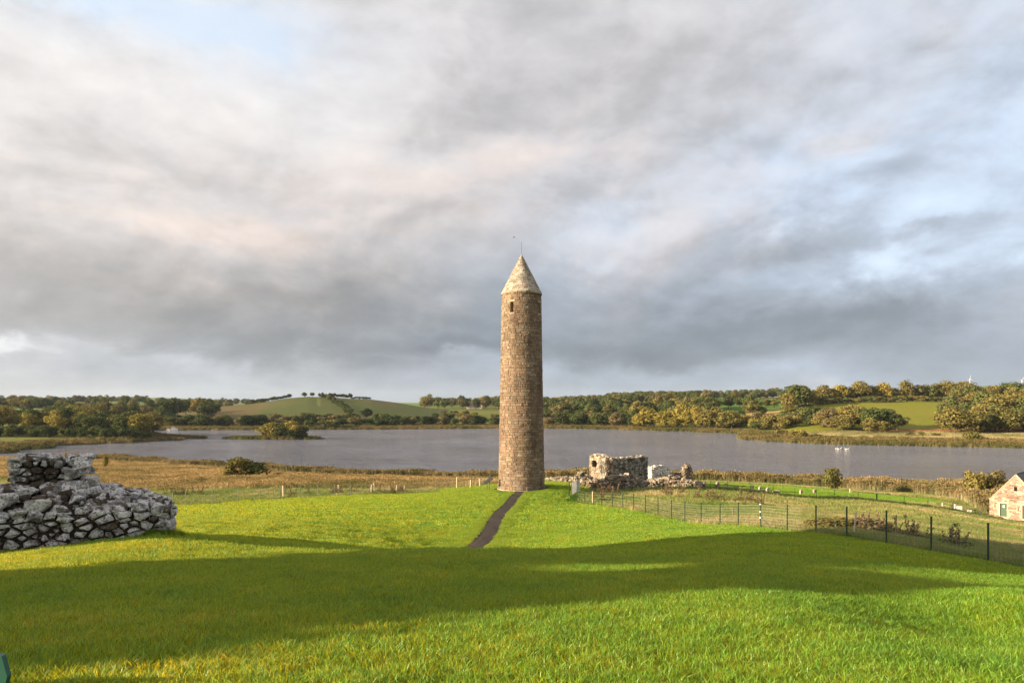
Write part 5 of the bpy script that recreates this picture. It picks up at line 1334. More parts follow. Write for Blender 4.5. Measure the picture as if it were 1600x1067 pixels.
# near lawn: individual blades visible
tf = [tuft('lawn_tuft', M_BLADE, 150, .20, .10, .0085, .75, 100+k) for k in range(5)]
X, Y = wedge(15500, 3.2, 17); scatter('lawn_grass', pick(X, Y, lawnmask(X, Y) & not_wall(X, Y)), tf, .7, 1.25, 1)
tf = [tuft('lawn_tuft_fine', M_BLADE, 150, .38, .085, .014, .7, 110+k) for k in range(4)]
X, Y = wedge(21000, 16, 42, -.8, .8); scatter('lawn_grass', pick(X, Y, lawnmask(X, Y, .95) & not_wall(X, Y)), tf, .75, 1.2, 2)
tf = [tuft('lawn_tuft_far', M_BLADE, 130, .7, .085, .028, .6, 120+k) for k in range(4)]
X, Y = wedge(30000, 40, 118, -.62, .75); scatter('lawn_grass', pick(X, Y, lawnmask(X, Y, 1.2)), tf, .75, 1.2, 3)
# finer tufts along the edges of the path and the ring of gravel
tf = [tuft('edge_tuft', M_BLADE, 60, .14, .09, .012, .7, 150+k) for k in range(4)]
q_ = PATHP[RS.randint(0, len(PATHP), 9000)]; a_ = RS.rand(9000)*6.283; w_ = RS.uniform(.62, 1.3, 9000); Xe = q_[:, 0]+np.cos(a_)*w_; Ye = q_[:, 1]+np.sin(a_)*w_
q2 = RS.rand(2500)*6.283; w2 = RS.uniform(3.1, 3.9, 2500); Xe = np.append(Xe, TX+np.cos(q2)*w2); Ye = np.append(Ye, TY+np.sin(q2)*w2)
scatter('path_edge_grass', pick(Xe, Ye, off_path(Xe, Ye, .57) & (np.hypot(Xe-TX, Ye-TY) > 3.1)), tf, .7, 1.3, 15)
# coarse taller clumps
tf = [tuft('lawn_clump', M_BLADE, 70, .09, .14, .008, .7, 130+k) for k in range(4)]
X, Y = wedge(2600, 3.4, 19); m = lawnmask(X, Y) & not_wall(X, Y) & (smooth_noise(X, Y, 1.3, 12)*.6+smooth_noise(X, Y, 5, 13)*.5 > .58); scatter('lawn_clumps', pick(X, Y, m), tf, .6, 1.2, 4)
# grass growing against the foot of the wall
A_, B_, U_w, N_w, L_w = NW
s_ = RS.rand(900)*(L_w+.3); w_ = np.abs(RS.randn(900))*.12+.0; Xw = A_.x+U_w.x*s_+N_w.x*w_; Yw = A_.y+U_w.y*s_+N_w.y*w_
k_ = smooth_noise(Xw, Yw, .7, 31) > .38
tf = [tuft('wall_foot_tuft', M_BLADE, 50, .08, .24, .009, .6, 140+k, shade=(.5, .9)) for k in range(3)]
scatter('wall_foot_grass', pick(Xw, Yw, k_ & off_path(Xw, Yw, .2)), tf, .5, 1.2, 5)

# rough field beyond the right fence
def inland(X, Y, z): return (z > .15)
BLD = [(x, y) for x, y in [(73, 99), (82, 90), (95, 108), (88, 120), (72, 106)]]
def roughmask(X, Y):
    z = ground_np(X, Y); return ~inpoly(X, Y, LAWN) & (z > .12) & (X > 3) & ~inpoly(X, Y, BLD)
tf = [tuft('rough_tuft', M_ROUGH, 60, .30, .30, .014, .75, 200+k) for k in range(5)]
X, Y = wedge(21000, 18, 60, .08, .86, .5)
scatter('rough_grass', pick(X, Y, roughmask(X, Y)), tf, .6, 1.25, 6)
tf = [tuft('rough_tuft_far', M_ROUGH, 60, .7, .36, .035, .6, 210+k) for k in range(4)]
X, Y = wedge(19000, 58, 165, .02, .82, .5)
scatter('rough_grass', pick(X, Y, roughmask(X, Y)), tf, .6, 1.2, 7)
# left: green rough then orange meadow
tf = [tuft('rough_tuft_far', M_ROUGH, 60, .7, .26, .035, .6, 220+k) for k in range(4)]
X, Y = wedge(9000, 60, 100, -.84, .03, .5); z = ground_np(X, Y)
m = ~inpoly(X, Y, LAWN) & (Y < 84+(smooth_noise(X, Y, 11, 6)-.5)*14+8) & (z > .1)
scatter('rough_grass', pick(X, Y, m), tf, .5, 1.0, 8)
tf = [tuft('meadow_tuft', M_MEAD, 70, 1.0, .55, .05, .5, 230+k, head=True) for k in range(5)]
X, Y = wedge(26000, 84, 262, -.84, .03, .5); z = ground_np(X, Y)
m = ~inpoly(X, Y, LAWN) & (Y > 86+(smooth_noise(X, Y, 11, 6)-.5)*14) & (z > .25) & (X/Y < -.05+.2*smooth_noise(X, Y, 20, 3)) & (far_z(X, Y) < 0)
scatter('meadow_grass', pick(X, Y, m), tf, .5, 1.5, 9, .6)
# reeds along the near shore
def reedband(X, Y, lo, hi):
    z = ground_np(X, Y); return (z > lo) & (z < hi) & (Y > 100)
tf = [tuft('reed_clump', M_REED, 60, .8, 2.0, .055, .16, 240+k, head=True, shade=(.6, 1.2)) for k in range(5)]
X, Y = wedge(60000, 110, 175, .0, .80, .5)
m = reedband(X, Y, -.35, 1.25) & (smooth_noise(X, Y, 6, 14) > .10) & (X/Y > .25); m |= reedband(X, Y, -.3, .5) & (X/Y > .04) & (X/Y <= .25)
m &= ~inpoly(X, Y, LAWN) & ~inpoly(X, Y, BLD)
scatter('reed_bed', pick(X, Y, m), tf, .6, 1.45, 10, .65)
tf = [tuft('reed_clump', M_REED, 60, .9, 1.6, .06, .2, 250+k, head=True, shade=(.45, .95)) for k in range(5)]
X, Y = wedge(60000, 150, 262, -.84, .05, .5)
m = reedband(X, Y, -.3, .45) & (far_z(X, Y) < 0.0); scatter('reed_bed', pick(X, Y, m), tf, .6, 1.3, 11, .6)
# far shore reed fringe, left spit, islet rim and bracken strip
tf = [tuft('far_reed_clump', M_FREED, 46, 2.0, 2.0, .16, .2, 260+k, head=True, shade=(.75, 1.15)) for k in range(5)]
X, Y = wedge(130000, 240, 560, -.84, .84, .5); fz = far_z(X, Y)
m = (fz > -.5) & (fz < 1.25); m[fz > .9] &= RS.rand((fz > .9).sum()) < .5
scatter('far_reed_fringe', pick(X, Y, m), tf, .4, .9, 12)
tf = [tuft('bracken', M_MEAD, 60, 1.7, .9, .15, .6, 270+k, shade=(.6, 1.05)) for k in range(4)]
X, Y = wedge(16000, 290, 392, .36, .84, .5); fz = far_z(X, Y); m = (fz > 1.0) & (fz < 3.1); scatter('bracken_strip', pick(X, Y, m), tf, .6, 1.2, 13)
print('scatter done')
# ------------------------------------------------------------------ trees: tapered trunk, limbs, crown of many leaf clumps
def crown_mat(name, stops, dark=.0):
    m = bpy.data.materials.new(name); m.use_nodes = True; nt = m.node_tree; nt.nodes.clear(); g = G(nt)
    oi = g.n('ShaderNodeObjectInfo').outputs['Random']; pos = g.n('ShaderNodeNewGeometry').outputs['Position']
    n1 = g.noise(pos, .28, 4, .65); att = g.n('ShaderNodeAttribute', attribute_name='tint').outputs['Color']
    f = g.m('ADD', g.m('MULTIPLY', oi, .55), g.m('MULTIPLY', g.rng(n1, .3, .7), .45))
    c = g.mix(1.0, g.ramp(f, stops), att, 'MULTIPLY')
    b = g.n('ShaderNodeBsdfDiffuse'); g.l(c, b.inputs[0]); t = g.n('ShaderNodeBsdfTranslucent'); g.l(c, t.inputs[0])
    mx = g.n('ShaderNodeMixShader'); mx.inputs[0].default_value = .22; g.l(b.outputs[0], mx.inputs[1]); g.l(t.outputs[0], mx.inputs[2])
    o = g.n('ShaderNodeOutputMaterial'); g.l(mx.outputs[0], o.inputs[0]); return m
PALS = {
 'dark':   crown_mat('dark_green_leaves', [(0, (.038, .058, .024)), (.5, (.055, .075, .028)), (1, (.095, .100, .036))]),
 'green':  crown_mat('green_leaves', [(0, (.060, .085, .028)), (.5, (.085, .108, .036)), (1, (.14, .135, .045))]),
 'olive':  crown_mat('olive_leaves', [(0, (.105, .110, .034)), (.5, (.160, .145, .046)), (1, (.22, .18, .060))]),
 'gold':   crown_mat('golden_leaves', [(0, (.175, .165, .040)), (.5, (.24, .205, .050)), (1, (.31, .245, .065))]),
 'rust':   crown_mat('rusty_leaves', [(0, (.105, .105, .048)), (.5, (.15, .13, .060)), (1, (.20, .16, .082))])}
M_BARK = flat('bark', (.09, .07, .055), .95, .1, 0, .3, 5, .5)
def crown_mesh(seed, lobes, leaves, leaf, flat_=.75, bush=False):
    """unit tree: height 1, crown radius about .5, trunk at the origin; leaf-clump quads on and in many lobes"""
    r = random.Random(seed); mb = MB(); L = []
    z0 = .08 if bush else .16
    cz = .46 if bush else .56
    for i in range(lobes):
        a = r.uniform(0, 6.28); u = r.uniform(-.85, 1); q = math.sqrt(max(0, 1-u*u*.9))*r.uniform(.35, 1.0)
        rad = r.uniform(.13, .24) if not bush else r.uniform(.14, .26)
        x, y, z = q*.40*math.cos(a), q*.40*math.sin(a), cz+u*(.36 if not bush else .34)*r.uniform(.75, 1.05)
        L.append((x, y, max(z, z0), rad))
    tone = [r.uniform(.8, 1.2) for _ in L]
    for i in range(leaves):
        k = r.randrange(len(L)); x, y, z, rad = L[k]
        n = Vector((r.gauss(0, 1), r.gauss(0, 1), r.gauss(0, 1)+.25)).normalized()
        q = rad*(r.uniform(.82, 1.08) if r.random() < .8 else r.uniform(.3, .9))
        p = Vector((x, y, z))+Vector((n.x*q, n.y*q, n.z*q*flat_))
        if p.z < z0*.6: p.z = z0*.6+r.random()*.05
        s = leaf*r.uniform(.6, 1.35)
        nn = (n+Vector((r.gauss(0, .45), r.gauss(0, .45), r.gauss(0, .45)))).normalized(); a = nn.orthogonal().normalized(); a.rotate(__import__('mathutils').Quaternion(nn, r.uniform(0, 6.28))); b = nn.cross(a)
        c = tone[k]*r.uniform(.75, 1.25)
        m_ = .35*s
        mb.add([p-a*s-b*s*.5, p-a*s*.2-b*s*.9+nn*m_*.3, p+a*s*.9-b*s*.3, p+a*s*.4+b*s*.8-nn*m_*.3, p-a*s*.6+b*s*.7], [(0, 1, 2, 3, 4)], (c*r.uniform(.95, 1.08), c, c))
    return mb
def trunk_mesh(seed, bush=False):
    r = random.Random(seed); mb = MB(); top = .62 if not bush else .4
    mb.tube([(0, 0, -.06), (r.uniform(-.01, .01), 0, .15), (r.uniform(-.02, .02), r.uniform(-.02, .02), .35), (r.uniform(-.04, .04), r.uniform(-.03, .03), top)], [.032, .024, .019, .008] if not bush else [.02, .016, .012, .006], 6)
    for k in range(6):
        a = k*1.05+r.uniform(0, .5); z = r.uniform(.22, .42) if not bush else r.uniform(.05, .2); q = r.uniform(.22, .36)
        mb.tube([(0, 0, z), (q*.5*math.cos(a), q*.5*math.sin(a), z+.12), (q*math.cos(a), q*math.sin(a), z+.28)], [.012, .008, .003], 4)
    return mb.mesh('trunk', M_BARK)
PROTO = {}
for pal in PALS:
    PROTO[pal] = {'tree': [crown_mesh(300+k, 34, 1700, .034).mesh('crown', PALS[pal]) for k in range(4)] if False else [], 'bush': []}
_base_t = [crown_mesh(300+k, [30, 38, 26, 44, 34][k], 2300, .030) for k in range(5)]
_base_b = [crown_mesh(400+k, [16, 22, 18][k], 1400, .036, .8, True) for k in range(3)]
_trunk_t = [trunk_mesh(500+k) for k in range(3)]; _trunk_b = [trunk_mesh(520+k, True) for k in range(2)]
for pal in PALS:
    PROTO[pal]['tree'] = [b.mesh('crown', PALS[pal]) for b in _base_t]; PROTO[pal]['bush'] = [b.mesh('crown', PALS[pal]) for b in _base_b]
TR = random.Random(99); NT = [0]
def tree(x, y, h, w, pal, label, group=None, bush=False, z=None, name=None, cat=None, var=None):
    z = gz(x, y) if z is None else z
    k = 'bush' if bush else 'tree'
    t = empty(name or ('bush' if bush else 'broadleaf_tree'), (x, y, z-.1), label, cat or ('bush' if bush else 'tree'), group, TR.uniform(0, 6.28))
    t.scale = (w, w, h)
    c = bpy.data.objects.new('crown', PROTO[pal][k][TR.randrange(len(PROTO[pal][k])) if var is None else var]); COL.objects.link(c); c.parent = t
    s = bpy.data.objects.new('trunk', (_trunk_b if bush else _trunk_t)[TR.randrange(2)]); COL.objects.link(s); s.parent = t
    NT[0] += 1; return t
PALW = {'dark': 'dark green', 'green': 'green', 'olive': 'olive', 'gold': 'golden', 'rust': 'tawny'}; SIZEW = ['low', 'middling', 'tall']
def at_px(px, d): return X_(px, d), d
def cluster(n, pxr, dr, hr, wr, pals, label, group, bush=False, dfun=None, minsep=0.0, seed=1):
    """individual trees of one wood; spread evenly in plan, tallest variation random"""
    r = random.Random(seed); pts = []; tries = 0
    while len(pts) < n and tries < n*60:
        tries += 1; px = r.uniform(*pxr); d = r.uniform(*dr) if dfun is None else dfun(px)+r.uniform(*dr)
        x, y = at_px(px, d)
        if any((x-a)**2+(y-b)**2 < minsep**2 for a, b in pts): continue
        zz = gz(x, y)
        if zz < .3: continue
        pts.append((x, y)); h = r.uniform(*hr); pal = r.choice(pals)
        f = (px-pxr[0])/(pxr[1]-pxr[0]); side = ['left end', 'left part', 'middle', 'right part', 'right end'][min(4, int(f*5))]
        tree(x, y, h, h*r.uniform(*wr), pal, label.replace('@', SIZEW[int(3*(h-hr[0])/(hr[1]-hr[0]+1e-6)) % 3]+' '+PALW[pal])+', '+side, group, bush, zz)
SHORE = lambda px: float(np.interp(px, [245, 400, 500, 620, 700, 780, 860, 950, 985, 1050, 1110, 1150, 1210, 1280, 1340, 1410, 1500, 1600], [494, 502, 508, 516, 524, 530, 530, 516, 500, 478, 454, 440, 400, 385, 372, 362, 352, 345]))
# left wood beyond the marsh
cluster(26, (-75, 243), (395, 440), (11, 15), (.8, 1.1), ['dark', 'dark', 'green', 'olive', 'gold', 'dark'], 'tall autumn tree in the dense wood along the left shore', 'trees of the dense left shore wood', minsep=7, seed=1) if False else None
for (p0, p1, d0, d1, n, hr, pals, lab, grp, bush, ms, sd) in [
    (-70, 240, 336, 352, 44, (4.5, 6.5), ['dark', 'green'], '@ bush fringing the left shore wood', 'low bushes fringing the left wood', True, 3.2, 11),
    (-70, 240, 355, 425, 52, (10, 14), ['dark', 'dark', 'green', 'olive', 'gold'], '@ tree in the left shore wood', 'trees of the left shore wood', False, 6.5, 12),
    (90, 262, 520, 640, 34, (9, 13), ['green', 'olive', 'rust', 'green'], '@ tree on the slope behind the left shore wood', 'trees on the slope behind the left wood', False, 9, 13),
    (-60, 235, 760, 980, 20, (9, 15), ['dark', 'green', 'olive'], '@ tree on the far left skyline', 'far left skyline trees', False, 14, 14),
    (236, 330, 590, 690, 9, (14, 19), ['dark', 'green', 'olive'], '@ tree left of the bare brown slope', 'big trees left of the hill', False, 10, 15)]:
    cluster(n, (p0, p1), (d0, d1), hr, (.85, 1.2), pals, lab, grp, bush, None, ms, sd)
# hedge and scrub along the foot of the drumlin
cluster(74, (250, 790), (16, 44), (6.5, 10), (1.2, 1.7), ['dark', 'green', 'dark', 'rust', 'dark'], '@ scrub under the round hill', 'scrub along the foot of the hill', True, SHORE, 5, 16)
for px, h, w in [(484, 7, 9), (503, 7.5, 9), (520, 8.5, 12)]:
    x, y = at_px(px, 510); tree(x, y, h, w, 'green', {484: 'rounded grey-green willow, left of three at the water under the hill', 503: 'rounded grey-green willow, middle of three at the water under the hill', 520: 'largest rounded grey-green willow of three at the water'}[px], None, True)
# trees on the crest of the drumlin
for px, h, w, lab in [(475.5, 5.6, 7, 'lone small tree, left one of a pair on the bare crest'), (488, 5.4, 6, 'lone small tree, right one of a pair on the bare crest'), (452, 5.6, 7, 'last tree at the right end of the dark crest row')]:
    x, y = at_px(px, 800); tree(x, y, h, w, 'dark', lab, None)
for i, px in enumerate(np.linspace(394, 446, 13)): x, y = at_px(px, 800+TR.uniform(-4, 4)); tree(x, y, TR.uniform(3.8, 5.6), TR.uniform(4.5, 6.5), 'dark', 'small dark tree in the row climbing the left crest, '+('lower', 'middle', 'upper')[min(2, i//5)]+' part', 'row climbing the left crest', i < 5)
for i, px in enumerate([500, 504, 509, 515, 519, 523, 528, 532, 536, 540, 543, 547, 552, 557, 562, 567, 572, 577]):
    x, y = at_px(px, 800+TR.uniform(-6, 6)); tree(x, y, TR.uniform(3.6, 5.8) if i < 12 else TR.uniform(2.6, 3.6), TR.uniform(4.5, 7), 'dark', ('tree' if i < 12 else 'low bush')+' in the windblown clump right of the hill crest, '+('left', 'left middle', 'right middle', 'right')[min(3, i//5)]+' part', 'clump right of the hill crest', i > 11)
# hedge running down the hill
for i, t_ in enumerate(np.linspace(0, 1, 20)):
    d = 790-225*t_; px = 505+52*t_**.9+TR.uniform(-2, 2); x, y = at_px(px, d); tree(x, y, TR.uniform(4, 7), TR.uniform(6, 9), TR.choice(['dark', 'green', 'dark']), 'hedge bush in the line running down the hill, '+('top', 'upper', 'lower', 'bottom')[min(3, i//5)]+' quarter', 'hedge line running down the hill', True)
x, y = at_px(573, 585); tree(x, y, 9.5, 12, 'dark', 'round dark tree at the foot of the hedge on the hillside', None)
x, y = at_px(680, 620); tree(x, y, 6, 9, 'dark', 'single low tree at the right foot of the hill', None, True)
# beyond the hill towards the tower
cluster(30, (655, 782), (880, 1150), (12, 18), (.9, 1.2), ['green', 'olive', 'dark', 'rust'], '@ distant tree between hill and tower', 'distant trees left of the tower', False, None, 16, 17)
cluster(12, (672, 782), (640, 700), (4, 7), (1.2, 1.7), ['rust', 'olive', 'green'], '@ hedge bush below the farmhouse', 'hedge below the farmhouse', True, None, 7, 18)
# centre right shore wood
cluster(44, (846, 990), (14, 62), (8, 12), (.95, 1.3), ['dark', 'green', 'green', 'rust'], '@ tree in the shore wood right of the tower', 'low wood right of the tower', False, SHORE, 7.5, 19)
# the golden group
for px, d, h, w, v in [(1000, 505, 11.5, 15, 0), (1012, 500, 15, 17, 1), (1022, 508, 13.5, 15, 2), (1034, 492, 12, 16, 3), (1046, 498, 14, 16, 4), (1054, 486, 9, 12, 0), (1066, 492, 17.5, 17, 1), (1074, 484, 12, 14, 2), (1086, 486, 15.5, 16, 3), (1098, 476, 12, 15, 4), (1108, 470, 14, 17, 0), (1120, 470, 15, 16, 1), (1132, 464, 12, 15, 2), (1143, 462, 12, 14, 3)]:
    x, y = at_px(px, d); tree(x, y, h, w, 'gold' if px < 1100 else TR.choice(['gold', 'olive']), ('tall' if h > 13 else 'lower')+' golden tree in the bright shore group, '+('left', 'middle', 'right')[min(2, int((px-1000)/48))]+' part', 'golden trees on the far shore', var=v)
cluster(46, (1105, 1345), (26, 72), (7, 11), (1.1, 1.5), ['olive', 'olive', 'rust', 'gold', 'green'], '@ bush in the thicket on the right shore', 'broad thicket on the right shore', True, SHORE, 6.0, 20)
# dark clump at the field corner
for px, d, h, w, pal in [(1330, 398, 15, 17, 'olive'), (1348, 392, 13, 15, 'green'), (1362, 390, 14, 15, 'green'), (1378, 396, 11.5, 14, 'dark'), (1392, 392, 11.5, 13, 'dark'), (1402, 388, 9.5, 12, 'dark'), (1364, 376, 8.5, 13, 'olive'), (1316, 388, 9, 14, 'olive'), (1300, 396, 8, 13, 'rust'), (1382, 374, 7, 10, 'olive')]:
    x, y = at_px(px, d); tree(x, y, h, w, pal, ('tall ' if h > 12 else 'low ')+PALW[pal]+' tree of the rounded clump at the pale field corner, '+('left', 'middle', 'right')[min(2, int((px-1300)/35))]+' part', 'rounded clump at the field corner')
for px, d, h in [(1200, 347, 3.2), (1212, 350, 3.4), (1218, 376, 5.5), (1248, 350, 6.5), (1422, 356, 3.0), (1440, 354, 3.0), (1462, 352, 3.0)]:
    x, y = at_px(px, d); tree(x, y, h, h*1.5, TR.choice(['olive', 'rust']), 'low bush standing in the bracken strip by the right shore', 'low bushes in the bracken strip', True)
x, y = at_px(1517, 318); tree(x, y, 5.6, 9.5, 'olive', 'broad lone bush in the bracken below the right-hand wood', None, True)
# tree row on top of the pale field
big = [(1232, 520, 17, 15, 'olive'), (1246, 538, 21, 25, 'green'), (1259, 545, 18, 18, 'olive'), (1286, 566, 15.5, 17, 'olive'), (1270, 560, 12, 12, 'olive'), (1312, 568, 15.5, 18, 'gold'), (1333, 570, 13, 13, 'olive'), (1345, 568, 17, 20, 'olive'), (1362, 572, 13, 14, 'olive'), (1381, 568, 15.5, 15, 'gold'), (1398, 570, 11, 13, 'olive'), (1417, 568, 17, 15, 'olive'), (1433, 572, 13.5, 16, 'olive'), (1448, 570, 15, 16, 'green'), (1463, 572, 14.5, 15, 'olive'), (1478, 572, 16.5, 18, 'olive'), (1490, 566, 16, 16, 'olive'), (1505, 565, 17, 18, 'olive')]
for i, (px, d, h, w, pal) in enumerate(big):
    x, y = at_px(px, d); o_ = ['first', 'second', 'third', 'fourth', 'fifth', 'sixth', 'seventh', 'eighth', 'ninth', 'tenth', 'eleventh', 'twelfth', 'thirteenth', 'fourteenth', 'fifteenth', 'sixteenth', 'seventeenth', 'last'][i]; lab = 'biggest spreading oak at the top left corner of the pale field' if i == 1 else o_+' tree from the left in the row topping the pale field'
    tree(x, y, h, w, pal, lab, None if i == 1 else 'tree row on top of the pale field')
for i, px in enumerate(np.linspace(1226, 1490, 30)):
    x, y = at_px(px, (520+ (px-1226)*.9 if px < 1270 else 560)+TR.uniform(-3, 3)); tree(x, y, TR.uniform(3.5, 6), TR.uniform(8, 11), TR.choice(['olive', 'green', 'rust']), 'low hedge bush under tree number row topping the pale field'.replace('tree number row', 'the '+['first', 'second', 'third', 'fourth', 'fifth', 'sixth', 'seventh', 'eighth', 'ninth', 'last'][i//3]+' tenth of the row'), 'hedge under the tree row', True)
# right-hand wood
cluster(36, (1486, 1680), (375, 560), (13, 18), (.95, 1.25), ['olive', 'olive', 'green', 'green', 'olive', 'rust'], '@ tree in the large right-hand wood', 'trees of the large right-hand wood', False, None, 10, 21)
cluster(14, (1484, 1680), (362, 378), (10, 15), (1.1, 1.4), ['olive', 'green', 'olive'], '@ front row tree of the large right-hand wood', 'front row of the right-hand wood', False, None, 8, 22)
# hedgerow trees among the fields in the middle distance
for px, d, h, w, pal in [(1098, 640, 9, 14, 'dark'), (1110, 650, 11, 14, 'dark'), (1124, 660, 8, 10, 'green'), (1138, 640, 13, 15, 'dark'), (1156, 650, 10, 10, 'green'), (1174, 600, 15, 19, 'green'), (1176, 560, 12, 15, 'olive'), (1198, 640, 9, 9, 'green'), (1210, 640, 9, 12, 'olive'), (1190, 560, 7, 10, 'green'), (1116, 960, 13, 15, 'dark'), (1149, 970, 14, 15, 'olive'), (1160, 980, 9, 10, 'dark'), (1180, 990, 8, 10, 'dark')]:
    x, y = at_px(px, d); tree(x, y, h, w, pal, ('large ' if h > 12 else 'small ')+PALW[pal]+' hedgerow tree between the small green fields, '+('far left', 'left', 'middle', 'right')[min(3, int((px-1098)/29))]+' part', 'hedgerow trees between the small fields')
# islet
for px, d, h, w, pal, v in [(415, 366, 6.0, 9, 'gold', 0), (424, 366, 7.4, 9, 'gold', 1), (434, 367, 7.8, 9, 'olive', 2), (445, 367, 7.6, 9, 'green', 0), (456, 366, 8.2, 10, 'gold', 1), (466, 366, 7.6, 9.5, 'olive', 2), (473, 366, 5.4, 7, 'dark', 0), (439, 364, 5.6, 8, 'dark', 1), (460, 363.5, 5.5, 8, 'dark', 2)]:
    x, y = at_px(px, d); tree(x, y, h*1.25, w*1.05, pal, PALW[pal]+' bush on the tiny islet, '+('left', 'middle', 'right')[min(2, int((px-410)/22))]+' part, '+('front' if d < 365 else 'back')+' row', 'bushes crowding the islet', True, var=v)
# near shore bushes
def nbush(px, py_base, py_top, wpx, d, pal, label, n=3, seed=1, bush=True):
    x, y = at_px(px, d); z = gz(x, y)-(.5 if bush else 0); h = (EYE-(py_top-HY)/F*d)-z; tree(x, y, h*1.12, wpx*d/F*1.1, pal, label, None, bush, z, var=seed % 3)
nbush(376, 752, 714, 44, 120, 'olive', 'yellowish half of the spreading bush on the left meadow', seed=0)
nbush(398, 752, 722, 46, 121, 'green', 'dark green right half of the spreading bush on the left meadow', seed=1)
nbush(434, 748, 735, 16, 128, 'rust', 'little yellow bush right of the spreading meadow bush', seed=2)
nbush(165, 735, 713, 9, 160, 'gold', 'slender yellow sapling on the left meadow near the water', seed=0, bush=False)
nbush(1301.5, 755, 731, 27, 128, 'olive', 'round pale bush standing up before the right reed bed', seed=1)
nbush(1526, 765, 728, 40, 135, 'olive', 'wide bush half sunk in the reed bed near the cottage', seed=2)
nbush(1557, 765, 735, 30, 140, 'rust', 'greyish bush in the reeds just left of the cottage roof', seed=0)
print('individual trees', NT[0])
# far woods that read as one mass: instanced crowns
def unlinked(pal, k): return bpy.data.objects.new('far_tree', PROTO[pal]['tree'][k])
def far_wood(name, regs, seed, label=None):
    rs = np.random.RandomState(seed); P = []
    for (p0, p1, d0, d1, n) in regs:
        px = rs.uniform(p0, p1, n); d = rs.uniform(d0, d1, n); x = (px-800)/F*d; P.append(np.stack([x, d, ground_np(x, d)-.3], -1))
    P = np.concatenate(P); objs = []
    for pal in ('green', 'olive', 'green', 'dark', 'green', 'green', 'rust'):
        for k in (0, 2):
            mb = [_base_t, ][0][k]; m2 = MB(); m2.v = [(a*1.15, b*1.15, c) for a, b, c in mb.v]; m2.f = mb.f; m2.t = mb.t; m2.mi = mb.mi; objs.append(bpy.data.objects.new('far_tree', m2.mesh('far_tree', PALS[pal])))
    scatter(name, P, objs, 9, 16, seed)
far_wood('far_woodland', [(846, 1000, 900, 1250, 210), (950, 1110, 880, 1300, 240), (985, 1110, 590, 640, 40), (1100, 1240, 1000, 1200, 60), (700, 790, 1150, 1300, 40), (860, 980, 1300, 1700, 90), (846, 1000, 640, 720, 40), (1040, 1110, 540, 600, 30)], 51)
far_wood('far_hedgerows', [(-120, 60, 1050, 1150, 40), (40, 260, 1300, 1400, 60), (250, 420, 1500, 1600, 50), (260, 360, 980, 1020, 14), (1220, 1700, 1000, 1300, 200), (-100, 100, 690, 720, 22)], 52)
# ------------------------------------------------------------------ far buildings, boats, turbines, birds
def house(px, d, w, dp, h, roofh, wall, roof, label, rz=0.0, wins=3, name='farmhouse'):
    x, y = X_(px, d), d; z = gz(x, y); t = empty(name, (x, y, z), label, 'house', rz=rz)
    mb = MB(); mb.box((0, 0, h/2-.3), (w, dp, h+.6)); 
    mb.add([(-w/2, -dp/2, h), (-w/2, dp/2, h), (-w/2, 0, h+roofh)], [(0, 2, 1)]); mb.add([(w/2, -dp/2, h), (w/2, dp/2, h), (w/2, 0, h+roofh)], [(0, 1, 2)]); mb.build('wall', wall, t)
    mb = MB(); e = .4
    for s in (-1, 1):
        a = [(-w/2-e, s*(dp/2+e), h-.25), (w/2+e, s*(dp/2+e), h-.25), (w/2+e, 0, h+roofh+.05), (-w/2-e, 0, h+roofh+.05)]; b = [(p[0], p[1], p[2]+.22) for p in a]
        mb.add(a+b, [(0, 1, 2, 3), (4, 7, 6, 5), (0, 4, 5, 1), (0, 3, 7, 4), (1, 5, 6, 2)] if s > 0 else [(3, 2, 1, 0), (5, 6, 7, 4), (1, 5, 4, 0), (4, 7, 3, 0), (2, 6, 5, 1)])
    rf = mb.build('roof', roof, t)
    for s in (-.35, .35): mb = MB(); mb.box((w*s, 0, h+roofh+.4), (.9, .7, 1.2)); mb.build('chimney', wall, rf)
    for k in range(wins): mb = MB(); mb.box(((k+.5)/wins*w-w/2, -dp/2-.03, h*.55), (1.0, .1, 1.3)); mb.build('window', M_DARK, t)
    return t
house(741, 960, 22, 9, 5.5, 3.5, M_PINKW, M_REDROOF, 'pale farmhouse among trees on the slope left of the tower', wins=5)
house(1003, 1050, 9, 7, 5, 2.5, M_WHITEP, M_REDROOF, 'small white house on the wooded hill above the golden trees', wins=2, name='house')
house(1494, 1250, 12, 8, 6, 3, M_PINKW, M_REDROOF, 'tiny pinkish house just showing above the right tree row', name='house')
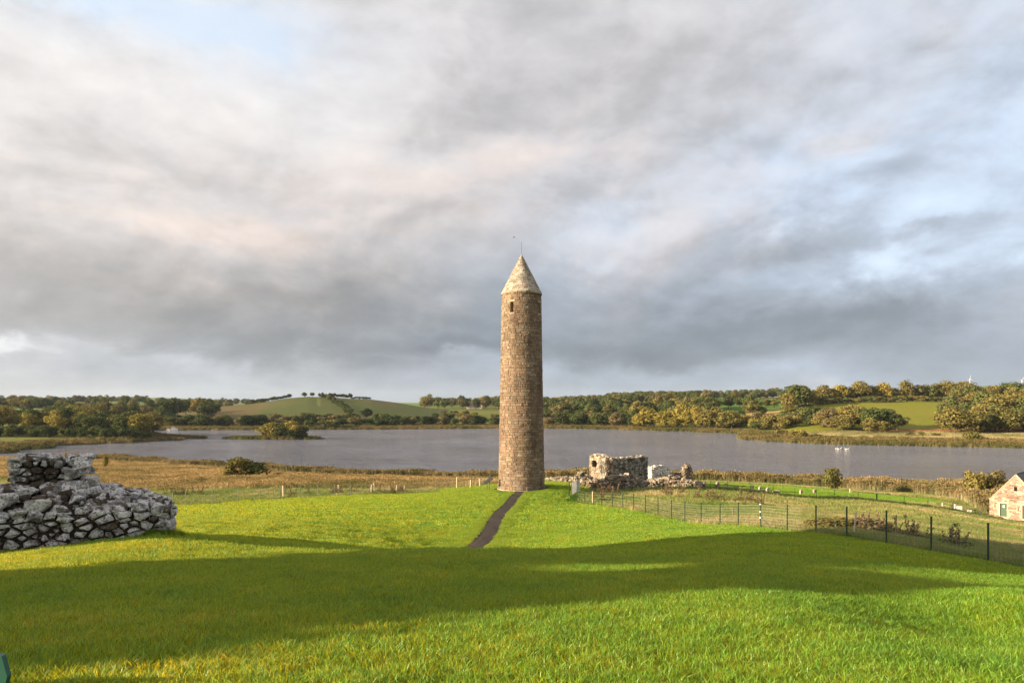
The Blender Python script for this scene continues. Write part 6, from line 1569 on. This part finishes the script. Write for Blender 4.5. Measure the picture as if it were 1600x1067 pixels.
def boat(px, L, h, label):
    d = 489; x = X_(px, d); t = empty('cabin_cruiser', (x, d, 0), label, 'boat', rz=.25)
    mb = MB(); n = 9; vs = []
    for i in range(n):
        u = i/(n-1); xx = (u-.5)*L; w = L*.16*(1-max(0, (u-.55)/.45)**2.2)+.02; sh_ = .55*h*(1+.25*u)
        vs += [(xx, -w*.6, -.3), (xx, -w, sh_), (xx, w, sh_), (xx, w*.6, -.3)]
    fs = [(4*i+a, 4*i+b, 4*i+4+b, 4*i+4+a) for i in range(n-1) for a, b in ((0, 1), (1, 2), (2, 3), (3, 0))]+[(0, 3, 2, 1), (4*n-4, 4*n-3, 4*n-2, 4*n-1)]
    mb.add(vs, fs); mb.build('hull', M_WHITEP, t)
    mb = MB(); w = L*.12; mb.add([(-L*.38, -w, h*.5), (L*.2, -w, h*.5), (L*.2, w, h*.5), (-L*.38, w, h*.5), (-L*.36, -w*.85, h), (L*.06, -w*.85, h), (L*.06, w*.85, h), (-L*.36, w*.85, h)], [(4, 5, 6, 7), (0, 1, 5, 4), (2, 3, 7, 6), (1, 2, 6, 5), (3, 0, 4, 7)]); c = mb.build('cabin', M_WHITEP, t)
    for k in range(3): mb = MB(); mb.box((-L*.28+k*L*.13, -w*.93, h*.78), (L*.09, .06, h*.22)); mb.build('window', M_DARK, c)
boat(272.5, 4.6, 2.3, 'white cabin cruiser moored on the far shore below the left hill')
boat(263, 2.4, 1.3, 'smaller white boat moored left of the cabin cruiser')
def turbine(px, pyhub, d, bl, label, a0, rz=.2):
    x = X_(px, d); zh = EYE-(pyhub-HY)/F*d; z = gz(x, d); t = empty('wind_turbine', (x, d, z), label, 'wind turbine', rz=rz)
    mb = MB(); mb.tube([(0, 0, -5), (0, 0, zh-z)], [bl*.055, bl*.035], 10); mb.build('mast', M_WHITEP, t)
    mb = MB(); mb.box((0, .03*bl, zh-z), (bl*.09, bl*.26, bl*.09)); mb.tube([(0, -bl*.1, zh-z), (0, -bl*.19, zh-z)], [bl*.055, bl*.01], 8); mb.build('nacelle', M_WHITEP, t)
    for k in range(3):
        a = R(a0+120*k); mb = MB(); dx, dz = math.sin(a), math.cos(a); vs = []
        for u, w in ((.02, .03), (.2, .055), (.6, .035), (1, .01)):
            for s in (-1, 1): 
                for q in (-1, 1): vs.append((dx*bl*u+dz*w*bl*s, -bl*.13+q*bl*.012, zh-z+dz*bl*u-dx*w*bl*s))
        fs = []
        for i in range(3): b = 4*i; fs += [(b, b+2, b+6, b+4), (b+1, b+5, b+7, b+3), (b, b+4, b+5, b+1), (b+2, b+3, b+7, b+6)]
        fs.append((12, 14, 15, 13)); mb.add(vs, fs); mb.build('blade', M_WHITEP, t)
turbine(1515.5, 592, 2900, 17, 'white wind turbine on the skyline above the right-hand wood', 5)
turbine(1596.5, 594, 2900, 20, 'white wind turbine on the skyline at the very right edge', 35)
turbine(1408, 610, 4200, 14, 'tiny wind turbine peeping between the trees of the field row', 70)
def swan(px, py, label, s=1.0, rz=0.0):
    d = EYE*F/(py-HY); x = X_(px, d); t = empty('swan', (x, d, 0), label, 'swan', 'swans on the lake near the right shore', rz)
    mb = MB(); n = 8
    for i in range(n+1):
        u = i/n; rr = .26*math.sin(math.pi*min(max(u*.9+.05, 0), 1))**.7
        for k in range(8): a = k*math.pi/4; mb.v.append(((u-.5)*1.0*s, rr*math.cos(a)*s, (.14+rr*.8*math.sin(a)+.1*(1-u)**2)*s)); mb.t.append((1, 1, 1))
    for i in range(n):
        for k in range(8): mb.f.append((8*i+k, 8*i+(k+1) % 8, 8*i+8+(k+1) % 8, 8*i+8+k)); mb.mi.append(0)
    mb.build('body', M_SWAN, t, True)
    mb = MB(); mb.tube([(.40*s, 0, .2*s), (.56*s, 0, .38*s), (.52*s, 0, .62*s), (.58*s, 0, .8*s), (.68*s, 0, .8*s)], [.07*s, .05*s, .042*s, .055*s, .04*s], 8); mb.build('neck', M_SWAN, t, True)
    mb = MB(); mb.tube([(.70*s, 0, .79*s), (.80*s, 0, .75*s)], [.028*s, .008*s], 6); mb.build('bill', M_RED, t)
M_RED = flat('orange_bill', (.5, .14, .02), .5, .3)
for i, (px, py) in enumerate([(1306.5, 701.3), (1310, 701.8), (1313.5, 701), (1322, 702), (1325.5, 701.6)]):
    swan(px, py, 'white swan afloat in the loose group near the right far shore', .85, (0, 3, .4, 2.6, .2)[i])
def flying_bird():
    d = 60; x = X_(803, d); z = EYE-(371-HY)/F*d; t = empty('flying_bird', (x, d, z), 'tiny dark bird in flight above the tower cap', 'bird', rz=.3)
    mb = MB(); mb.tube([(-.10, 0, 0), (-.04, 0, .0), (.05, 0, .005), (.10, 0, 0)], [.008, .028, .022, .004], 6); mb.build('body', M_BLACK, t, True)
    for s in (-1, 1): mb = MB(); mb.add([(-.03, 0, .01), (.04, 0, .01), (.03, s*.10, .05), (-.01, s*.20, .03), (-.03, s*.09, .05)], [(0, 1, 2, 4), (4, 2, 3)]); mb.build('wing', M_BLACK, t)
flying_bird()
# ------------------------------------------------------------------ dead dock and thistle stems along the fences
M_DOCK = flat('rust_brown_seed_stems', (.15, .10, .068), .95, .1, 0, .3, 9)
M_WEED = leaf_mat('weed_leaves', [(0, (.04, .065, .015)), (.5, (.075, .085, .02)), (1, (.16, .12, .03))], .3, .8, .5, .4)
def dock_mesh(seed):
    r = random.Random(seed); mb = MB()
    for k in range(r.choice([2, 3, 4])):
        a = r.uniform(0, 6.28); b = r.uniform(.02, .28); h = r.uniform(.6, 1.05); bx, by = .1*math.cos(a), .1*math.sin(a); tx, ty = bx+b*math.cos(a), by+b*math.sin(a)
        mb.tube([(bx*.3, by*.3, -.05), (bx, by, h*.4), (tx, ty, h)], [.012, .009, .004], 4)
        for j in range(34):
            u = r.uniform(.45, 1.02); q = Vector((bx+(tx-bx)*(u-.4)/.6, by+(ty-by)*(u-.4)/.6, h*u)); s = r.uniform(.02, .045); n = Vector((r.gauss(0, 1), r.gauss(0, 1), r.gauss(0, 1))).normalized(); e = n.orthogonal().normalized(); f = n.cross(e)
            q += Vector((r.gauss(0, .025), r.gauss(0, .025), 0)); mb.add([q-e*s, q+f*s*.8, q+e*s, q-f*s*.8], [(0, 1, 2, 3)], jit((1, 1, 1), r, .3))
    return mb.mesh('stems', M_DOCK)
def weed_mesh(seed, n=260):
    r = random.Random(seed); mb = MB()
    for k in range(n):
        a = r.uniform(0, 6.28); q = .5*math.sqrt(r.random()); h = r.random()**.8*(1-q)*.9; p = Vector((q*math.cos(a), q*math.sin(a), h)); s = r.uniform(.03, .07); nn = Vector((r.gauss(0, 1), r.gauss(0, 1), r.gauss(.4, 1))).normalized(); e = nn.orthogonal().normalized(); f = nn.cross(e)
        mb.add([p-e*s, p+f*s*.6, p+e*s, p-f*s*.6], [(0, 1, 2, 3)], jit((1, 1, 1), r, .3))
    return mb.mesh('leaves', M_WEED)
DOCKS = [dock_mesh(k) for k in range(6)]; WEEDS = [weed_mesh(k) for k in range(3)]
def dock(x, y, s, label, group=None, leaf=True):
    z = gz(x, y); t = empty('dock_plant', (x, y, z), label, 'weed', group, TR.uniform(0, 6.28)); t.scale = (s, s, s)
    o = bpy.data.objects.new('stems', TR.choice(DOCKS)); COL.objects.link(o); o.parent = t
    if leaf: o = bpy.data.objects.new('leaves', TR.choice(WEEDS)); COL.objects.link(o); o.parent = t; o.scale = (.7, .7, .55)
for (p0, p1, d0, d1, n, s, lab, grp) in [(1465, 1505, 27.5, 29, 4, 1.1, 'tall rusty dock stems behind the nearest fence panel', 'dock stems behind the nearest fence panel'), (1425, 1462, 31, 33, 4, 1.1, 'rusty dock stems between the second and third nearest fence posts', 'dock stems behind the second fence panel'),
                            (1398, 1422, 32, 34, 3, 1.2, 'rusty dock stems beside the dark wooden stake', 'dock stems beside the dark stake'), (1325, 1385, 33, 36, 7, 1.1, 'brown seeding dock in the leafy clump inside the fence', 'docks in the leafy clump'),
                            (1150, 1192, 58, 66, 12, 1.2, 'brown dock stems in the rough field by the braced post', 'docks by the braced post'), (1085, 1125, 60, 68, 9, 1.2, 'brown dock stems in the rough field left of the braced post', 'docks left of the braced post'),
                            (930, 975, 67, 74, 9, 1.5, 'red-brown weeds behind the far end of the green fence', 'weeds behind the far fence end'), (1035, 1075, 66, 74, 8, 1.2, 'dark weed stems below the tumbled grey wall', 'weeds below the tumbled wall'),
                            (510, 632, 72, 77, 20, 1.1, 'dead reddish weed clump along the left fence', 'dead weeds along the left fence'), (258, 320, 74, 80, 12, 1.1, 'dead brown weeds behind the left end of the left fence', 'dead weeds behind the left fence end'), (440, 480, 70, 74, 5, 1.0, 'dead weed beside the pale stake by the left fence', 'weeds beside the pale stake')]:
    for k in range(n):
        px, d = TR.uniform(p0, p1), TR.uniform(d0, d1); f = (px-p0)/(p1-p0); dock(X_(px, d), d, s*TR.uniform(.75, 1.1), lab+(', left third', ', middle third', ', right third')[min(2, int(f*3))] if n > 5 else lab, grp)
# bramble clump inside the fence
for px, d, s in [(1285, 34, 1.0), (1300, 34.5, 1.1), (1312, 35, 1.0), (1330, 34, .9), (1345, 34.5, 1.1), (1360, 35, 1.2), (1372, 34.5, 1.0)]:
    x, y = at_px(px, d); tree(x, y, s*.75, s*2.0, 'olive' if px < 1320 else 'rust', 'low bramble bush in the leafy clump inside the right fence', 'low brambles inside the right fence', True)
print('objects', len(bpy.data.objects))
# ------------------------------------------------------------------ the air over the lake
def haze():
    m = bpy.data.materials.new('haze'); m.use_nodes = True; nt = m.node_tree; nt.nodes.clear(); g = G(nt)
    v = g.n('ShaderNodeVolumePrincipled'); v.inputs['Color'].default_value = (.66, .80, 1.0, 1); v.inputs['Density'].default_value = HAZE
    v.inputs['Anisotropy'].default_value = .2
    o = g.n('ShaderNodeOutputMaterial'); g.l(v.outputs[0], o.inputs[1])
    mb = MB(); mb.box((0, 0, 98.5), (19800, 19800, 207)); o = mb.build('haze', m, kind='stuff'); return o
HAZE = 0.00004
haze()
